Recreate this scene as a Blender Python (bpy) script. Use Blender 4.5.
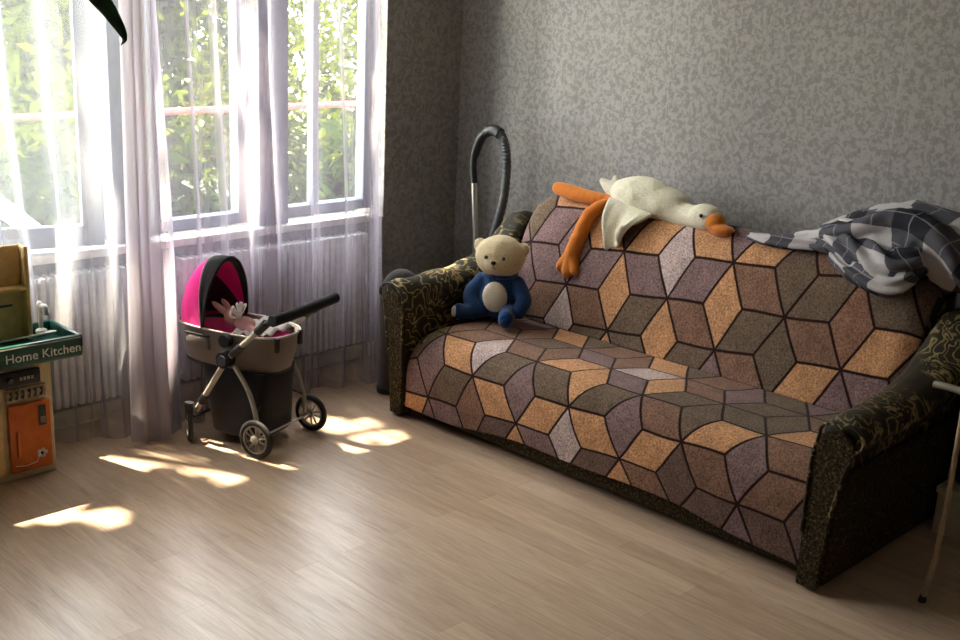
import bpy, bmesh, math, random
from mathutils import Vector, Matrix, Quaternion, noise
from mathutils.bvhtree import BVHTree

for o in list(bpy.data.objects):
    bpy.data.objects.remove(o, do_unlink=True)
SC = bpy.context.scene
COL = SC.collection
PI = math.pi
rnd = random.Random(7)

# ------------------------------------------------------------------ camera
cam_d = bpy.data.cameras.new('camera')
cam_d.sensor_width = 36.0
cam_d.lens = 43.172
cam_d.clip_end = 200
cam = bpy.data.objects.new('camera', cam_d)
COL.objects.link(cam)
cam.matrix_world = Matrix(((0.70934, 0.16094, -0.68625, 0.0),
                           (-0.70348, 0.22277, -0.67490, 0.0),
                           (0.04425, 0.96149, 0.27124, 1.82),
                           (0, 0, 0, 1)))
SC.camera = cam

# ------------------------------------------------------------------ world, sun, exposure
w = bpy.data.worlds.new('sky')
SC.world = w
w.use_nodes = True
bg = w.node_tree.nodes['Background']
bg.inputs['Color'].default_value = (0.97, 0.97, 1.0, 1)
bg.inputs['Strength'].default_value = 14.0

SUN = Vector((-0.28, 1.0, 2.3)).normalized()          # towards the sun
sd = bpy.data.lights.new('sun', 'SUN')
sd.energy = 42.0
sd.angle = math.radians(0.55)
sd.color = (1.0, 0.86, 0.66)
so = bpy.data.objects.new('sun', sd)
COL.objects.link(so)
so.rotation_euler = SUN.to_track_quat('Z', 'Y').to_euler()

vs = SC.view_settings
vs.view_transform = 'Standard'
vs.look = 'None'
vs.exposure = 0.92
vs.gamma = 1.0
vs.use_curve_mapping = False

# ------------------------------------------------------------------ material helpers
def s2l(c):
    return tuple(((v / 255) / 12.92 if v / 255 <= 0.04045 else ((v / 255 + 0.055) / 1.055) ** 2.4) for v in c)

class NT:
    def __init__(self, name):
        self.m = bpy.data.materials.new(name)
        self.m.use_nodes = True
        self.t = self.m.node_tree
        self.b = self.t.nodes['Principled BSDF']
        self.out = self.t.nodes['Material Output']
    def n(self, kind, **kw):
        nd = self.t.nodes.new(kind)
        for k, v in kw.items():
            setattr(nd, k, v)
        return nd
    def l(self, a, b):
        self.t.links.new(a, b)
    def put(self, sock, v):
        if isinstance(v, bpy.types.NodeSocket):
            self.l(v, sock)
        elif v is not None:
            sock.default_value = v
    def math(self, op, a, b=None, c=None):
        nd = self.n('ShaderNodeMath', operation=op)
        self.put(nd.inputs[0], a); self.put(nd.inputs[1], b)
        if c is not None: self.put(nd.inputs[2], c)
        return nd.outputs[0]
    def coord(self, which='Object', scale=(1, 1, 1), rot=(0, 0, 0)):
        tc = self.n('ShaderNodeTexCoord')
        mp = self.n('ShaderNodeMapping')
        mp.inputs['Scale'].default_value = scale
        mp.inputs['Rotation'].default_value = rot
        self.l(tc.outputs[which], mp.inputs['Vector'])
        return mp.outputs[0]
    def noise(self, vec, scale, detail=3, rough=0.5, dist=0.0):
        nd = self.n('ShaderNodeTexNoise')
        nd.inputs['Scale'].default_value = scale
        nd.inputs['Detail'].default_value = detail
        nd.inputs['Roughness'].default_value = rough
        nd.inputs['Distortion'].default_value = dist
        if vec is not None: self.l(vec, nd.inputs['Vector'])
        return nd.outputs[0]
    def ramp(self, fac, stops, interp='LINEAR'):
        nd = self.n('ShaderNodeValToRGB')
        cr = nd.color_ramp
        cr.interpolation = interp
        while len(cr.elements) < len(stops): cr.elements.new(0.5)
        for e, (p, c) in zip(cr.elements, stops):
            e.position = p
            e.color = tuple(c) + (1,) if len(c) == 3 else c
        self.l(fac, nd.inputs[0])
        return nd.outputs[0]
    def mix(self, fac, a, b, blend='MIX'):
        nd = self.n('ShaderNodeMix', data_type='RGBA', blend_type=blend)
        self.put(nd.inputs[0], fac)
        for s, v in ((nd.inputs[6], a), (nd.inputs[7], b)):
            if isinstance(v, bpy.types.NodeSocket): self.l(v, s)
            else: s.default_value = tuple(v) + (1,)
        return nd.outputs[2]
    def bump(self, h, strength=0.3, dist=0.01):
        nd = self.n('ShaderNodeBump')
        nd.inputs['Strength'].default_value = strength
        nd.inputs['Distance'].default_value = dist
        self.l(h, nd.inputs['Height'])
        self.l(nd.outputs[0], self.b.inputs['Normal'])
    def done(self, color=None, rough=0.8, metal=0.0, spec=0.3):
        if color is not None:
            if isinstance(color, bpy.types.NodeSocket): self.l(color, self.b.inputs['Base Color'])
            else: self.b.inputs['Base Color'].default_value = tuple(color) + (1,)
        self.put(self.b.inputs['Roughness'], rough)
        self.b.inputs['Metallic'].default_value = metal
        self.b.inputs['Specular IOR Level'].default_value = spec
        return self.m

def plain(name, rgb, rough=0.6, metal=0.0, spec=0.4, var=0.12, scale=30, bump=0.0):
    """a plain colour with a faint procedural mottling"""
    t = NT(name)
    v = t.coord()
    nz = t.noise(v, scale, 4)
    c = s2l(rgb)
    col = t.ramp(nz, [(0.3, tuple(x * (1 - var) for x in c)), (0.7, tuple(min(1, x * (1 + var)) for x in c))])
    if bump: t.bump(nz, bump, 0.004)
    return t.done(col, rough, metal, spec)

def fuzzy(name, rgb, scale=160, bump=0.6, var=0.25, dist=0.006):
    t = NT(name)
    v = t.coord()
    a = t.noise(v, scale, 3, 0.6)
    b = t.noise(v, 9, 2)
    c = s2l(rgb)
    col = t.ramp(a, [(0.3, tuple(x * (1 - var) for x in c)), (0.7, tuple(min(1, x * (1 + var)) for x in c))])
    col = t.mix(0.35, col, t.ramp(b, [(0.3, tuple(x * 0.8 for x in c)), (0.7, tuple(min(1, x * 1.12) for x in c))]))
    t.bump(a, bump, dist)
    t.b.inputs['Sheen Weight'].default_value = 0.25
    t.b.inputs['Sheen Roughness'].default_value = 0.5
    return t.done(col, 0.95, 0, 0.1)

M = {}
def wallpaper():
    t = NT('mottled_grey_wallpaper')
    v = t.coord('Object')
    n1 = t.noise(v, 44, 5, 0.6, 0.6)
    n2 = t.noise(v, 90, 2, 0.5)
    n3 = t.noise(v, 2.2, 2)
    h = t.math('ADD', t.math('MULTIPLY', n1, 0.85), t.math('MULTIPLY', n2, 0.15))
    col = t.ramp(h, [(0.43, s2l((122, 117, 116))), (0.56, s2l((150, 144, 140)))])
    col = t.mix(0.12, col, t.ramp(n3, [(0.3, s2l((104, 104, 106))), (0.7, s2l((150, 149, 146)))]))
    # paper seams every 1.06 m
    sx = t.n('ShaderNodeSeparateXYZ'); t.l(v, sx.inputs[0])
    a = t.math('ADD', sx.outputs[0], sx.outputs[1])
    fr = t.math('FRACT', t.math('MULTIPLY', t.math('ADD', a, 0.10), 1 / 1.06))
    seam = t.math('LESS_THAN', fr, 0.0028)
    col = t.mix(t.math('MULTIPLY', seam, 0.45), col, s2l((170, 169, 165)))
    t.bump(h, 0.25, 0.003)
    r = t.ramp(h, [(0.45, (0.62,) * 3), (0.55, (0.45,) * 3)])
    return t.done(col, r, 0, 0.35)
M['wall'] = wallpaper()

def floor_mat():
    t = NT('beige_wood_look_linoleum')
    tc = t.n('ShaderNodeTexCoord')
    mp = t.n('ShaderNodeMapping')
    mp.inputs['Rotation'].default_value = (0, 0, PI / 2)
    t.l(tc.outputs['Object'], mp.inputs['Vector'])
    br = t.n('ShaderNodeTexBrick')
    br.offset = 0.37; br.offset_frequency = 2
    br.inputs['Scale'].default_value = 1.0
    br.inputs['Brick Width'].default_value = 0.92
    br.inputs['Row Height'].default_value = 0.105
    br.inputs['Mortar Size'].default_value = 0.0012
    br.inputs['Mortar Smooth'].default_value = 0.3
    br.inputs['Bias'].default_value = 0.0
    br.inputs['Color1'].default_value = s2l((166, 136, 110)) + (1,)
    br.inputs['Color2'].default_value = s2l((214, 186, 158)) + (1,)
    br.inputs['Mortar'].default_value = s2l((112, 92, 76)) + (1,)
    t.l(mp.outputs[0], br.inputs['Vector'])
    m2 = t.n('ShaderNodeMapping')
    m2.inputs['Scale'].default_value = (60, 4.5, 1)
    t.l(tc.outputs['Object'], m2.inputs['Vector'])
    g = t.noise(m2.outputs[0], 1.0, 6, 0.65, 1.2)
    col = t.mix(0.5, br.outputs[0], t.ramp(g, [(0.32, s2l((160, 127, 99))), (0.5, s2l((198, 166, 138))), (0.72, s2l((228, 203, 176)))]))
    m3 = t.n('ShaderNodeMapping')
    m3.inputs['Scale'].default_value = (9, 1.2, 1)
    t.l(tc.outputs['Object'], m3.inputs['Vector'])
    g2 = t.noise(m3.outputs[0], 1.0, 4, 0.6, 2.0)
    col = t.mix(0.3, col, t.ramp(g2, [(0.35, s2l((150, 128, 112))), (0.65, s2l((206, 188, 170)))]))
    t.bump(g, 0.12, 0.002)
    rr = t.ramp(g, [(0.3, (0.36,) * 3), (0.7, (0.26,) * 3)])
    return t.done(col, rr, 0, 0.5)
M['floor'] = floor_mat()
M['ceil'] = plain('white_ceiling_paint', (225, 224, 220), 0.9)
M['frame'] = plain('blue_grey_window_paint', (118, 126, 146), 0.45)
M['sill'] = plain('white_sill_paint', (235, 232, 226), 0.35)
M['rad'] = plain('white_radiator_enamel', (214, 216, 220), 0.4)
M['skirt'] = plain('cream_skirting', (222, 212, 186), 0.5)
M['black'] = plain('black_plastic', (26, 26, 28), 0.45, var=0.2)
M['rubber'] = plain('dark_rubber', (44, 42, 42), 0.75)
M['foam'] = plain('black_foam_grip', (22, 22, 24), 0.9, bump=0.3, scale=300)
M['chrome'] = plain('brushed_steel', (190, 188, 184), 0.3, 0.9, var=0.05)
M['silver'] = plain('silver_grey_plastic', (168, 162, 152), 0.35, 0.25)
M['dgrey'] = plain('dark_grey_plastic', (66, 66, 70), 0.5)
M['stroll_grey'] = fuzzy('grey_woven_stroller_fabric', (112, 103, 98), 400, 0.25, 0.15, 0.002)
M['stroll_dark'] = fuzzy('charcoal_stroller_fabric', (38, 35, 38), 400, 0.25, 0.2, 0.002)
M['pink'] = fuzzy('hot_pink_satin', (252, 36, 146), 40, 0.1, 0.08, 0.002)
M['plum'] = fuzzy('dark_plum_lining', (72, 34, 50), 200, 0.2, 0.2, 0.002)
M['bunny'] = fuzzy('dusty_pink_plush', (205, 150, 150), 200)
M['lace'] = fuzzy('white_lace', (232, 222, 220), 300, 0.3)
M['cream'] = plain('cream_plastic', (205, 188, 150), 0.45)
M['creamd'] = plain('ochre_cream_plastic', (218, 182, 122), 0.5)
M['orange'] = plain('orange_plastic', (206, 104, 34), 0.4)
M['green'] = plain('dark_green_plastic', (28, 78, 68), 0.32)
M['white'] = plain('white_plastic', (228, 228, 224), 0.4)
M['relief'] = plain('beige_relief_sticker', (168, 150, 120), 0.6, var=0.5, scale=60)
M['bear'] = fuzzy('cream_beige_plush', (206, 188, 152))
M['tummy'] = fuzzy('ivory_corduroy', (222, 208, 184), 300)
M['blue'] = fuzzy('denim_blue_plush', (36, 66, 108))
M['blued'] = fuzzy('bright_blue_pad', (22, 66, 138))
M['goose'] = fuzzy('ivory_white_plush', (224, 216, 192))
M['orangep'] = fuzzy('orange_velour', (204, 118, 40), 220)
M['bead'] = plain('black_bead', (14, 12, 12), 0.15)
M['tag'] = plain('white_label', (235, 232, 226), 0.7)
M['redrail'] = plain('rusty_red_paint', (110, 40, 34), 0.6)
M['bark'] = plain('grey_brown_bark', (96, 82, 66), 0.95, var=0.4)
M['fence'] = plain('weathered_white_paint', (206, 204, 190), 0.8)
M['padd'] = fuzzy('dark_charcoal_upholstery', (70, 66, 66), 200)
M['hose'] = plain('grey_ribbed_plastic', (74, 75, 78), 0.6)
M['canew'] = plain('beige_lacquered_cane', (176, 150, 120), 0.4)
M['darkw'] = plain('dark_brown_rubber_foot', (40, 30, 24), 0.6)

def ground_mat():
    t = NT('pale_yard_grass')
    v = t.coord()
    col = t.ramp(t.noise(v, 6, 5), [(0.35, s2l((120, 140, 84))), (0.65, s2l((200, 200, 160)))])  # grass colour, mottled from green to pale by noise
    return t.done(col, 0.95)
M['ground'] = ground_mat()

def leaf_mat(name, a, b):
    t = NT(name)
    v = t.coord()
    col = t.ramp(t.noise(v, 2.4, 4), [(0.32, s2l(a)), (0.68, s2l(b))])
    d = t.n('ShaderNodeBsdfDiffuse'); tr = t.n('ShaderNodeBsdfTranslucent')
    mx = t.n('ShaderNodeMixShader'); mx.inputs[0].default_value = 0.5
    t.l(col, d.inputs[0]); t.l(col, tr.inputs[0])
    t.l(d.outputs[0], mx.inputs[1]); t.l(tr.outputs[0], mx.inputs[2])
    t.l(mx.outputs[0], t.out.inputs[0])
    return t.m
M['leafa'] = leaf_mat('bright_green_leaves', (48, 62, 14), (112, 122, 30))
M['leafb'] = leaf_mat('deep_green_leaves', (22, 38, 16), (54, 70, 28))
M['leafp'] = leaf_mat('dark_pot_plant_leaf', (34, 48, 36), (52, 66, 50))

def glass_mat():
    t = NT('window_glass')
    g = t.n('ShaderNodeBsdfGlossy'); g.inputs['Roughness'].default_value = 0.02
    tr = t.n('ShaderNodeBsdfTransparent'); tr.inputs[0].default_value = (0.95, 0.97, 0.96, 1)
    mx = t.n('ShaderNodeMixShader')
    mx.inputs[0].default_value = 0.045
    t.l(tr.outputs[0], mx.inputs[1]); t.l(g.outputs[0], mx.inputs[2])
    t.l(mx.outputs[0], t.out.inputs[0])
    return t.m
M['glass'] = glass_mat()

def sheer(name, rgb, lo, hi):
    """thin woven voile: the fine threads hide more of what lies behind at a slant"""
    t = NT(name)
    v = t.coord('UV')
    weave = t.noise(t.coord('UV', (46, 1.2, 1)), 1.0, 3, 0.6)
    blot = t.noise(v, 1.6, 2)
    c = s2l(rgb)
    d = t.n('ShaderNodeBsdfDiffuse'); d.inputs[0].default_value = c + (1,)
    tl = t.n('ShaderNodeBsdfTranslucent'); tl.inputs[0].default_value = c + (1,)
    m1 = t.n('ShaderNodeMixShader'); m1.inputs[0].default_value = 0.62
    t.l(d.outputs[0], m1.inputs[1]); t.l(tl.outputs[0], m1.inputs[2])
    tr = t.n('ShaderNodeBsdfTransparent')
    lw = t.n('ShaderNodeLayerWeight'); lw.inputs[0].default_value = 0.5
    fac = t.math('ADD', lo, t.math('MULTIPLY', t.math('POWER', lw.outputs['Facing'], 1.6), hi - lo))
    fac = t.math('ADD', fac, t.math('MULTIPLY', t.math('SUBTRACT', weave, 0.5), 0.18))
    fac = t.math('MAXIMUM', t.math('MINIMUM', fac, 0.96), 0.08)
    mx = t.n('ShaderNodeMixShader')
    t.l(fac, mx.inputs[0]); t.l(tr.outputs[0], mx.inputs[1]); t.l(m1.outputs[0], mx.inputs[2])
    t.l(mx.outputs[0], t.out.inputs[0])
    return t.m
M['sheer'] = sheer('white_sheer_voile', (198, 196, 202), 0.32, 0.88)
M['sheer2'] = sheer('lilac_sheer_voile', (172, 163, 175), 0.38, 0.95)
M['sheer3'] = sheer('gathered_voile', (206, 196, 200), 0.66, 0.96)

def tile_mat():
    """fleece with dark lines between rhombic patches; patch colours come from the mesh, lines from its UVs"""
    t = NT('rhombus_patterned_fleece')
    tc = t.n('ShaderNodeTexCoord')
    sp = t.n('ShaderNodeSeparateXYZ'); t.l(tc.outputs['UV'], sp.inputs[0])
    x, y = sp.outputs[0], sp.outputs[1]
    R3 = math.sqrt(3)
    ax = t.math('SUBTRACT', t.math('FLOORED_MODULO', t.math('ADD', x, R3 / 2), R3), R3 / 2)
    ay = t.math('SUBTRACT', t.math('FLOORED_MODULO', t.math('ADD', y, 0.5), 1.0), 0.5)
    bx = t.math('SUBTRACT', t.math('FLOORED_MODULO', x, R3), R3 / 2)
    by = t.math('SUBTRACT', t.math('FLOORED_MODULO', y, 1.0), 0.5)
    la = t.math('SQRT', t.math('ADD', t.math('MULTIPLY', ax, ax), t.math('MULTIPLY', ay, ay)))
    lb = t.math('SQRT', t.math('ADD', t.math('MULTIPLY', bx, bx), t.math('MULTIPLY', by, by)))
    s = t.math('LESS_THAN', lb, la)
    def sel(p, q): return t.math('ADD', t.math('MULTIPLY', p, t.math('SUBTRACT', 1.0, s)), t.math('MULTIPLY', q, s))
    vx, vy, L = sel(ax, bx), sel(ay, by), sel(la, lb)
    ang = t.math('ADD', t.math('ARCTAN2', vy, vx), 2 * PI)
    am = t.math('SUBTRACT', t.math('FLOORED_MODULO', ang, PI / 3), PI / 6)
    d = t.math('MULTIPLY', L, t.math('SINE', t.math('SUBTRACT', PI / 6, t.math('ABSOLUTE', am))))
    nz = t.noise(t.coord('Object'), 60, 3)
    d2 = t.math('ADD', d, t.math('MULTIPLY', t.math('SUBTRACT', nz, 0.5), 0.008))
    line = t.ramp(d2, [(0.012, (1, 1, 1)), (0.020, (0, 0, 0))])
    at = t.n('ShaderNodeAttribute'); at.attribute_name = 'patch'
    fz = t.noise(t.coord('Object'), 130, 4, 0.75)
    fz2 = t.noise(t.coord('Object'), 14, 3)
    col = t.mix(1.0, at.outputs['Color'], t.ramp(fz, [(0.36, (0.46,) * 3), (0.64, (1.42,) * 3)]), 'MULTIPLY')
    col = t.mix(1.0, col, t.ramp(fz2, [(0.3, (0.85,) * 3), (0.7, (1.12,) * 3)]), 'MULTIPLY')
    col = t.mix(line, col, s2l((44, 24, 20)))
    h = t.math('SUBTRACT', t.math('MULTIPLY', fz, 0.5), t.math('MULTIPLY', line, 0.6))
    t.bump(h, 0.6, 0.006)
    t.b.inputs['Sheen Weight'].default_value = 0.08
    t.b.inputs['Sheen Roughness'].default_value = 0.45
    return t.done(col, 0.95, 0, 0.1)
M['tile'] = tile_mat()

def sofa_pattern():
    t = NT('olive_gold_scroll_velour')
    v = t.coord('Object')
    dn = t.n('ShaderNodeTexNoise'); dn.inputs['Scale'].default_value = 6.5
    dn.inputs['Detail'].default_value = 2; dn.inputs['Distortion'].default_value = 1.6
    t.l(v, dn.inputs['Vector'])
    f = t.math('FRACT', t.math('MULTIPLY', dn.outputs[0], 6.5))
    band = t.ramp(f, [(0.0, s2l((36, 32, 22))), (0.35, s2l((50, 46, 28))), (0.38, s2l((108, 92, 54))), (0.56, s2l((160, 138, 92))), (0.67, s2l((60, 54, 30))), (1.0, s2l((38, 33, 22)))])
    msk = t.ramp(t.noise(v, 3.6, 2), [(0.34, (0, 0, 0)), (0.42, (1, 1, 1))])
    col = t.mix(msk, s2l((46, 40, 28)), band)
    fz = t.noise(v, 300, 3)
    col = t.mix(1.0, col, t.ramp(fz, [(0.3, (0.6,) * 3), (0.7, (1.3,) * 3)]), 'MULTIPLY')
    t.bump(t.math('ADD', fz, t.math('MULTIPLY', f, 0.6)), 0.4, 0.004)
    return t.done(col, 0.6, 0, 0.25)
M['sofa'] = sofa_pattern()
def sofa_dark():
    t = NT('dark_brown_green_boucle')
    v = t.coord('Object')
    a = t.noise(v, 110, 4, 0.7)
    col = t.ramp(a, [(0.4, s2l((34, 28, 20))), (0.55, s2l((64, 54, 36))), (0.68, s2l((112, 98, 66)))])
    t.bump(a, 0.5, 0.005)
    return t.done(col, 0.95, 0, 0.1)
M['sofad'] = sofa_dark()

def plaid_mat():
    t = NT('charcoal_and_grey_check_cotton')
    tc = t.n('ShaderNodeTexCoord')
    sp = t.n('ShaderNodeSeparateXYZ'); t.l(tc.outputs['UV'], sp.inputs[0])
    fx = t.math('FRACT', sp.outputs[0]); fy = t.math('FRACT', sp.outputs[1])
    a = t.math('LESS_THAN', fx, 0.5); b = t.math('LESS_THAN', fy, 0.5)
    s = t.math('ADD', a, b)
    col = t.ramp(t.math('MULTIPLY', s, 0.5), [(0.0, s2l((48, 48, 54))), (0.4, s2l((88, 86, 92))), (0.8, s2l((188, 182, 182)))], 'CONSTANT')
    e1 = t.math('LESS_THAN', t.math('ABSOLUTE', t.math('SUBTRACT', t.math('FRACT', t.math('MULTIPLY', sp.outputs[0], 2)), 0.5)), 0.02)
    e2 = t.math('LESS_THAN', t.math('ABSOLUTE', t.math('SUBTRACT', t.math('FRACT', t.math('MULTIPLY', sp.outputs[1], 2)), 0.5)), 0.02)
    col = t.mix(t.math('MULTIPLY', t.math('MAXIMUM', e1, e2), 0.35), col, s2l((190, 188, 190)))
    fz = t.noise(t.coord('Object'), 400, 2)
    col = t.mix(1.0, col, t.ramp(fz, [(0.3, (0.8,) * 3), (0.7, (1.15,) * 3)]), 'MULTIPLY')
    t.bump(fz, 0.2, 0.002)
    return t.done(col, 0.9, 0, 0.15)
M['plaid'] = plaid_mat()

# ------------------------------------------------------------------ object helpers
def link(name, me, mat, parent=None, smooth=False):
    o = bpy.data.objects.new(name, me)
    COL.objects.link(o)
    if mat is not None and len(me.materials) == 0: me.materials.append(mat)
    if smooth:
        me.polygons.foreach_set('use_smooth', [True] * len(me.polygons))
    if parent is not None:
        o.parent = parent
        o.matrix_parent_inverse = parent.matrix_world.inverted()
    return o

def obj(name, bm, mat, parent=None, smooth=False):
    me = bpy.data.meshes.new(name)
    bmesh.ops.recalc_face_normals(bm, faces=bm.faces)
    bm.to_mesh(me); bm.free()
    if smooth == 'auto':
        o = link(name, me, mat, parent, True)
        me.set_sharp_from_angle(angle=math.radians(38))
        return o
    return link(name, me, mat, parent, smooth)

def thing(name, label, cat, loc=(0, 0, 0), group=None, rotz=0):
    o = bpy.data.objects.new(name, None)
    COL.objects.link(o)
    o.empty_display_size = 0.05
    o.matrix_world = Matrix.Translation(loc) @ Matrix.Rotation(rotz, 4, 'Z')
    o['label'] = label; o['category'] = cat
    if group: o['group'] = group
    return o
def tag(o, label, cat, group=None, kind=None):
    o['label'] = label; o['category'] = cat
    if group: o['group'] = group
    if kind: o['kind'] = kind
    return o
def struct(o):
    o['kind'] = 'structure'
    return o

def box(bm, lo, hi, bev=0.0, seg=2, mat=None):
    r = bmesh.ops.create_cube(bm, size=1)
    vs_ = r['verts']
    c = [(a + b) / 2 for a, b in zip(lo, hi)]; s = [abs(b - a) for a, b in zip(lo, hi)]
    for v in vs_:
        v.co = Vector((v.co.x * s[0] + c[0], v.co.y * s[1] + c[1], v.co.z * s[2] + c[2]))
    if bev > 0:
        es = list({e for v in vs_ for e in v.link_edges})
        rr = bmesh.ops.bevel(bm, geom=es, offset=bev, segments=seg, profile=0.5, affect='EDGES')
        vs_ = rr['verts']
    if mat is not None:
        for v in (set(vs_)): v.co = mat @ v.co
    return vs_

def bx(name, lo, hi, mat, parent=None, bev=0.0, seg=2, M4=None):
    bm = bmesh.new(); box(bm, lo, hi, bev, seg, M4)
    return obj(name, bm, mat, parent, 'auto' if bev else False)

def catmull(pts, n=6):
    P = [Vector(p) for p in pts]
    out = []
    for i in range(len(P) - 1):
        p0 = P[max(i - 1, 0)]; p1 = P[i]; p2 = P[i + 1]; p3 = P[min(i + 2, len(P) - 1)]
        for k in range(n):
            t = k / n
            out.append(0.5 * ((2 * p1) + (-p0 + p2) * t + (2 * p0 - 5 * p1 + 4 * p2 - p3) * t * t + (-p0 + 3 * p1 - 3 * p2 + p3) * t ** 3))
    out.append(P[-1])
    return out

def tube(bm, pts, r, seg=12, cap=True, flat=1.0, up=Vector((0, 0, 1))):
    """sweep a round (or flattened) section; r is a number or a list"""
    P = [Vector(p) for p in pts]
    rings = []
    prev = None
    for i, p in enumerate(P):
        t = (P[min(i + 1, len(P) - 1)] - P[max(i - 1, 0)]).normalized()
        if prev is None:
            a = up.cross(t)
            if a.length < 1e-3: a = Vector((1, 0, 0)).cross(t)
            a.normalize()
        else:
            a = (prev - t * prev.dot(t)).normalized()
        prev = a
        b = t.cross(a)
        rr = r[i] if isinstance(r, (list, tuple)) else r
        rings.append([bm.verts.new(p + a * math.cos(q) * rr + b * math.sin(q) * rr * flat) for q in [2 * PI * k / seg for k in range(seg)]])
    for A, B in zip(rings, rings[1:]):
        for k in range(seg):
            bm.faces.new((A[k], A[(k + 1) % seg], B[(k + 1) % seg], B[k]))
    if cap:
        bm.faces.new(rings[0][::-1]); bm.faces.new(rings[-1])
    return rings

def tb(name, pts, r, mat, parent=None, seg=12, **k):
    bm = bmesh.new(); tube(bm, pts, r, seg, **k)
    return obj(name, bm, mat, parent, 'auto')

def ellip(bm, c, r, rot=None, seg=20):
    res = bmesh.ops.create_uvsphere(bm, u_segments=seg, v_segments=max(8, seg // 2), radius=1)
    m = Matrix.Translation(c) @ (rot.to_4x4() if rot is not None else Matrix.Identity(4)) @ Matrix.Diagonal((*r, 1))
    for v in res['verts']: v.co = m @ v.co
    return res['verts']

def soft(name, parts, mat, parent=None, voxel=0.008, smooth=6, wob=0.0):
    """union of ellipsoids / limb chains fused into one continuous skin"""
    bm = bmesh.new()
    for p in parts:
        if p[0] == 'e':
            ellip(bm, p[1], p[2], p[3] if len(p) > 3 else None)
        else:
            pts = catmull(p[1], 5)
            rs = catmull([(x, 0, 0) for x in p[2]], 5)
            fl = p[3] if len(p) > 3 else None
            for q, r in zip(pts, rs):
                ellip(bm, q, (r.x,) * 3 if fl is None else (r.x * fl[0], r.x * fl[1], r.x * fl[2]), None, 14)
    me = bpy.data.meshes.new(name + '_src'); bm.to_mesh(me); bm.free()
    o = bpy.data.objects.new(name + '_src', me); COL.objects.link(o)
    m = o.modifiers.new('r', 'REMESH'); m.mode = 'VOXEL'; m.voxel_size = voxel
    s = o.modifiers.new('s', 'SMOOTH'); s.iterations = smooth; s.factor = 0.5
    dg = bpy.context.evaluated_depsgraph_get()
    me2 = bpy.data.meshes.new_from_object(o.evaluated_get(dg))
    bpy.data.objects.remove(o, do_unlink=True)
    me2.name = name
    if wob:
        for v in me2.vertices:
            v.co += v.normal * wob * noise.noise(v.co * 22)
    me2.materials.clear()
    return link(name, me2, mat, parent, True)

def grid(name, nu, nv, fn, mat, parent=None, uvfn=None, thick=0.0, smooth=True):
    """fn(u,v)->point for u,v in 0..1"""
    bm = bmesh.new()
    V = [[bm.verts.new(fn(i / nu, j / nv)) for j in range(nv + 1)] for i in range(nu + 1)]
    uvl = bm.loops.layers.uv.new('UVMap')
    for i in range(nu):
        for j in range(nv):
            f = bm.faces.new((V[i][j], V[i + 1][j], V[i + 1][j + 1], V[i][j + 1]))
            for lp, (a, b) in zip(f.loops, ((i, j), (i + 1, j), (i + 1, j + 1), (i, j + 1))):
                lp[uvl].uv = uvfn(a / nu, b / nv) if uvfn else (a / nu, b / nv)
    me = bpy.data.meshes.new(name); bm.to_mesh(me); bm.free()
    o = link(name, me, mat, parent, smooth)
    if thick:
        s = o.modifiers.new('solid', 'SOLIDIFY'); s.thickness = thick; s.offset = -1
    return o

def lerp(a, b, t): return a + (b - a) * t
def poly(pts, t):
    """point on polyline by arc length t (0..1)"""
    P = [Vector(p) for p in pts]
    L = [(b - a).length for a, b in zip(P, P[1:])]
    s = t * sum(L)
    for a, b, l in zip(P, P[1:], L):
        if s <= l + 1e-9: return a.lerp(b, s / l if l else 0)
        s -= l
    return P[-1]

# ------------------------------------------------------------------ room shell
XR, YW, HC = 4.245, 4.40, 3.00
XL, YB = -1.9, -2.2
struct(bx('floor', (XL - 0.1, YB - 0.1, -0.06), (XR + 0.12, YW + 0.30, 0), M['floor']))
struct(bx('ceiling', (XL - 0.1, YB - 0.1, HC), (XR + 0.12, YW + 0.30, HC + 0.1), M['ceil']))
struct(bx('wall_right', (XR, YB - 0.1, 0), (XR + 0.12, YW, HC), M['wall']))
struct(bx('wall_left', (XL - 0.12, YB - 0.1, 0), (XL, YW, HC), M['wall']))
struct(bx('wall_back', (XL, YB - 0.12, 0), (XR, YB, HC), M['wall']))
# window wall: piers, sill band and lintel
WIN = [(1.16, 2.28), (2.40, 3.00), (3.14, 3.74)]
ZS, ZT = 0.75, 2.80
bm = bmesh.new()
T = 0.20
box(bm, (XL, YW, 0), (XR + 0.12, YW + T, ZS - 0.03))
box(bm, (XL, YW, ZT), (XR + 0.12, YW + T, HC))
xs = [XL] + [c for wv in WIN for c in wv] + [XR + 0.12]
for a, b in zip(xs[0::2], xs[1::2]):
    box(bm, (a, YW, ZS - 0.03), (b, YW + T, ZT))
struct(obj('wall_window', bm, M['wall']))
bm = bmesh.new()
box(bm, (1.02, YW - 0.05, ZS - 0.035), (3.62, YW + 0.10, ZS), 0.006)
struct(obj('trim_1', bm, M['sill'], None, 'auto'))     # long inner sill board
struct(bx('trim_2', (2.27, YW - 0.012, ZS), (2.41, YW, ZT), M['frame'], None, 0.003))
struct(bx('trim_3', (2.99, YW - 0.012, ZS), (3.15, YW, ZT), M['frame'], None, 0.003))
struct(bx('baseboard_window', (XL, YW - 0.018, 0), (XR, YW, 0.07), M['skirt'], None, 0.004))
struct(bx('baseboard_right', (XR - 0.018, YB, 0), (XR, YW - 0.02, 0.07), M['skirt'], None, 0.004))
struct(bx('baseboard_left', (XL, YB, 0), (XL + 0.018, YW - 0.02, 0.07), M['skirt'], None, 0.004))

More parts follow.
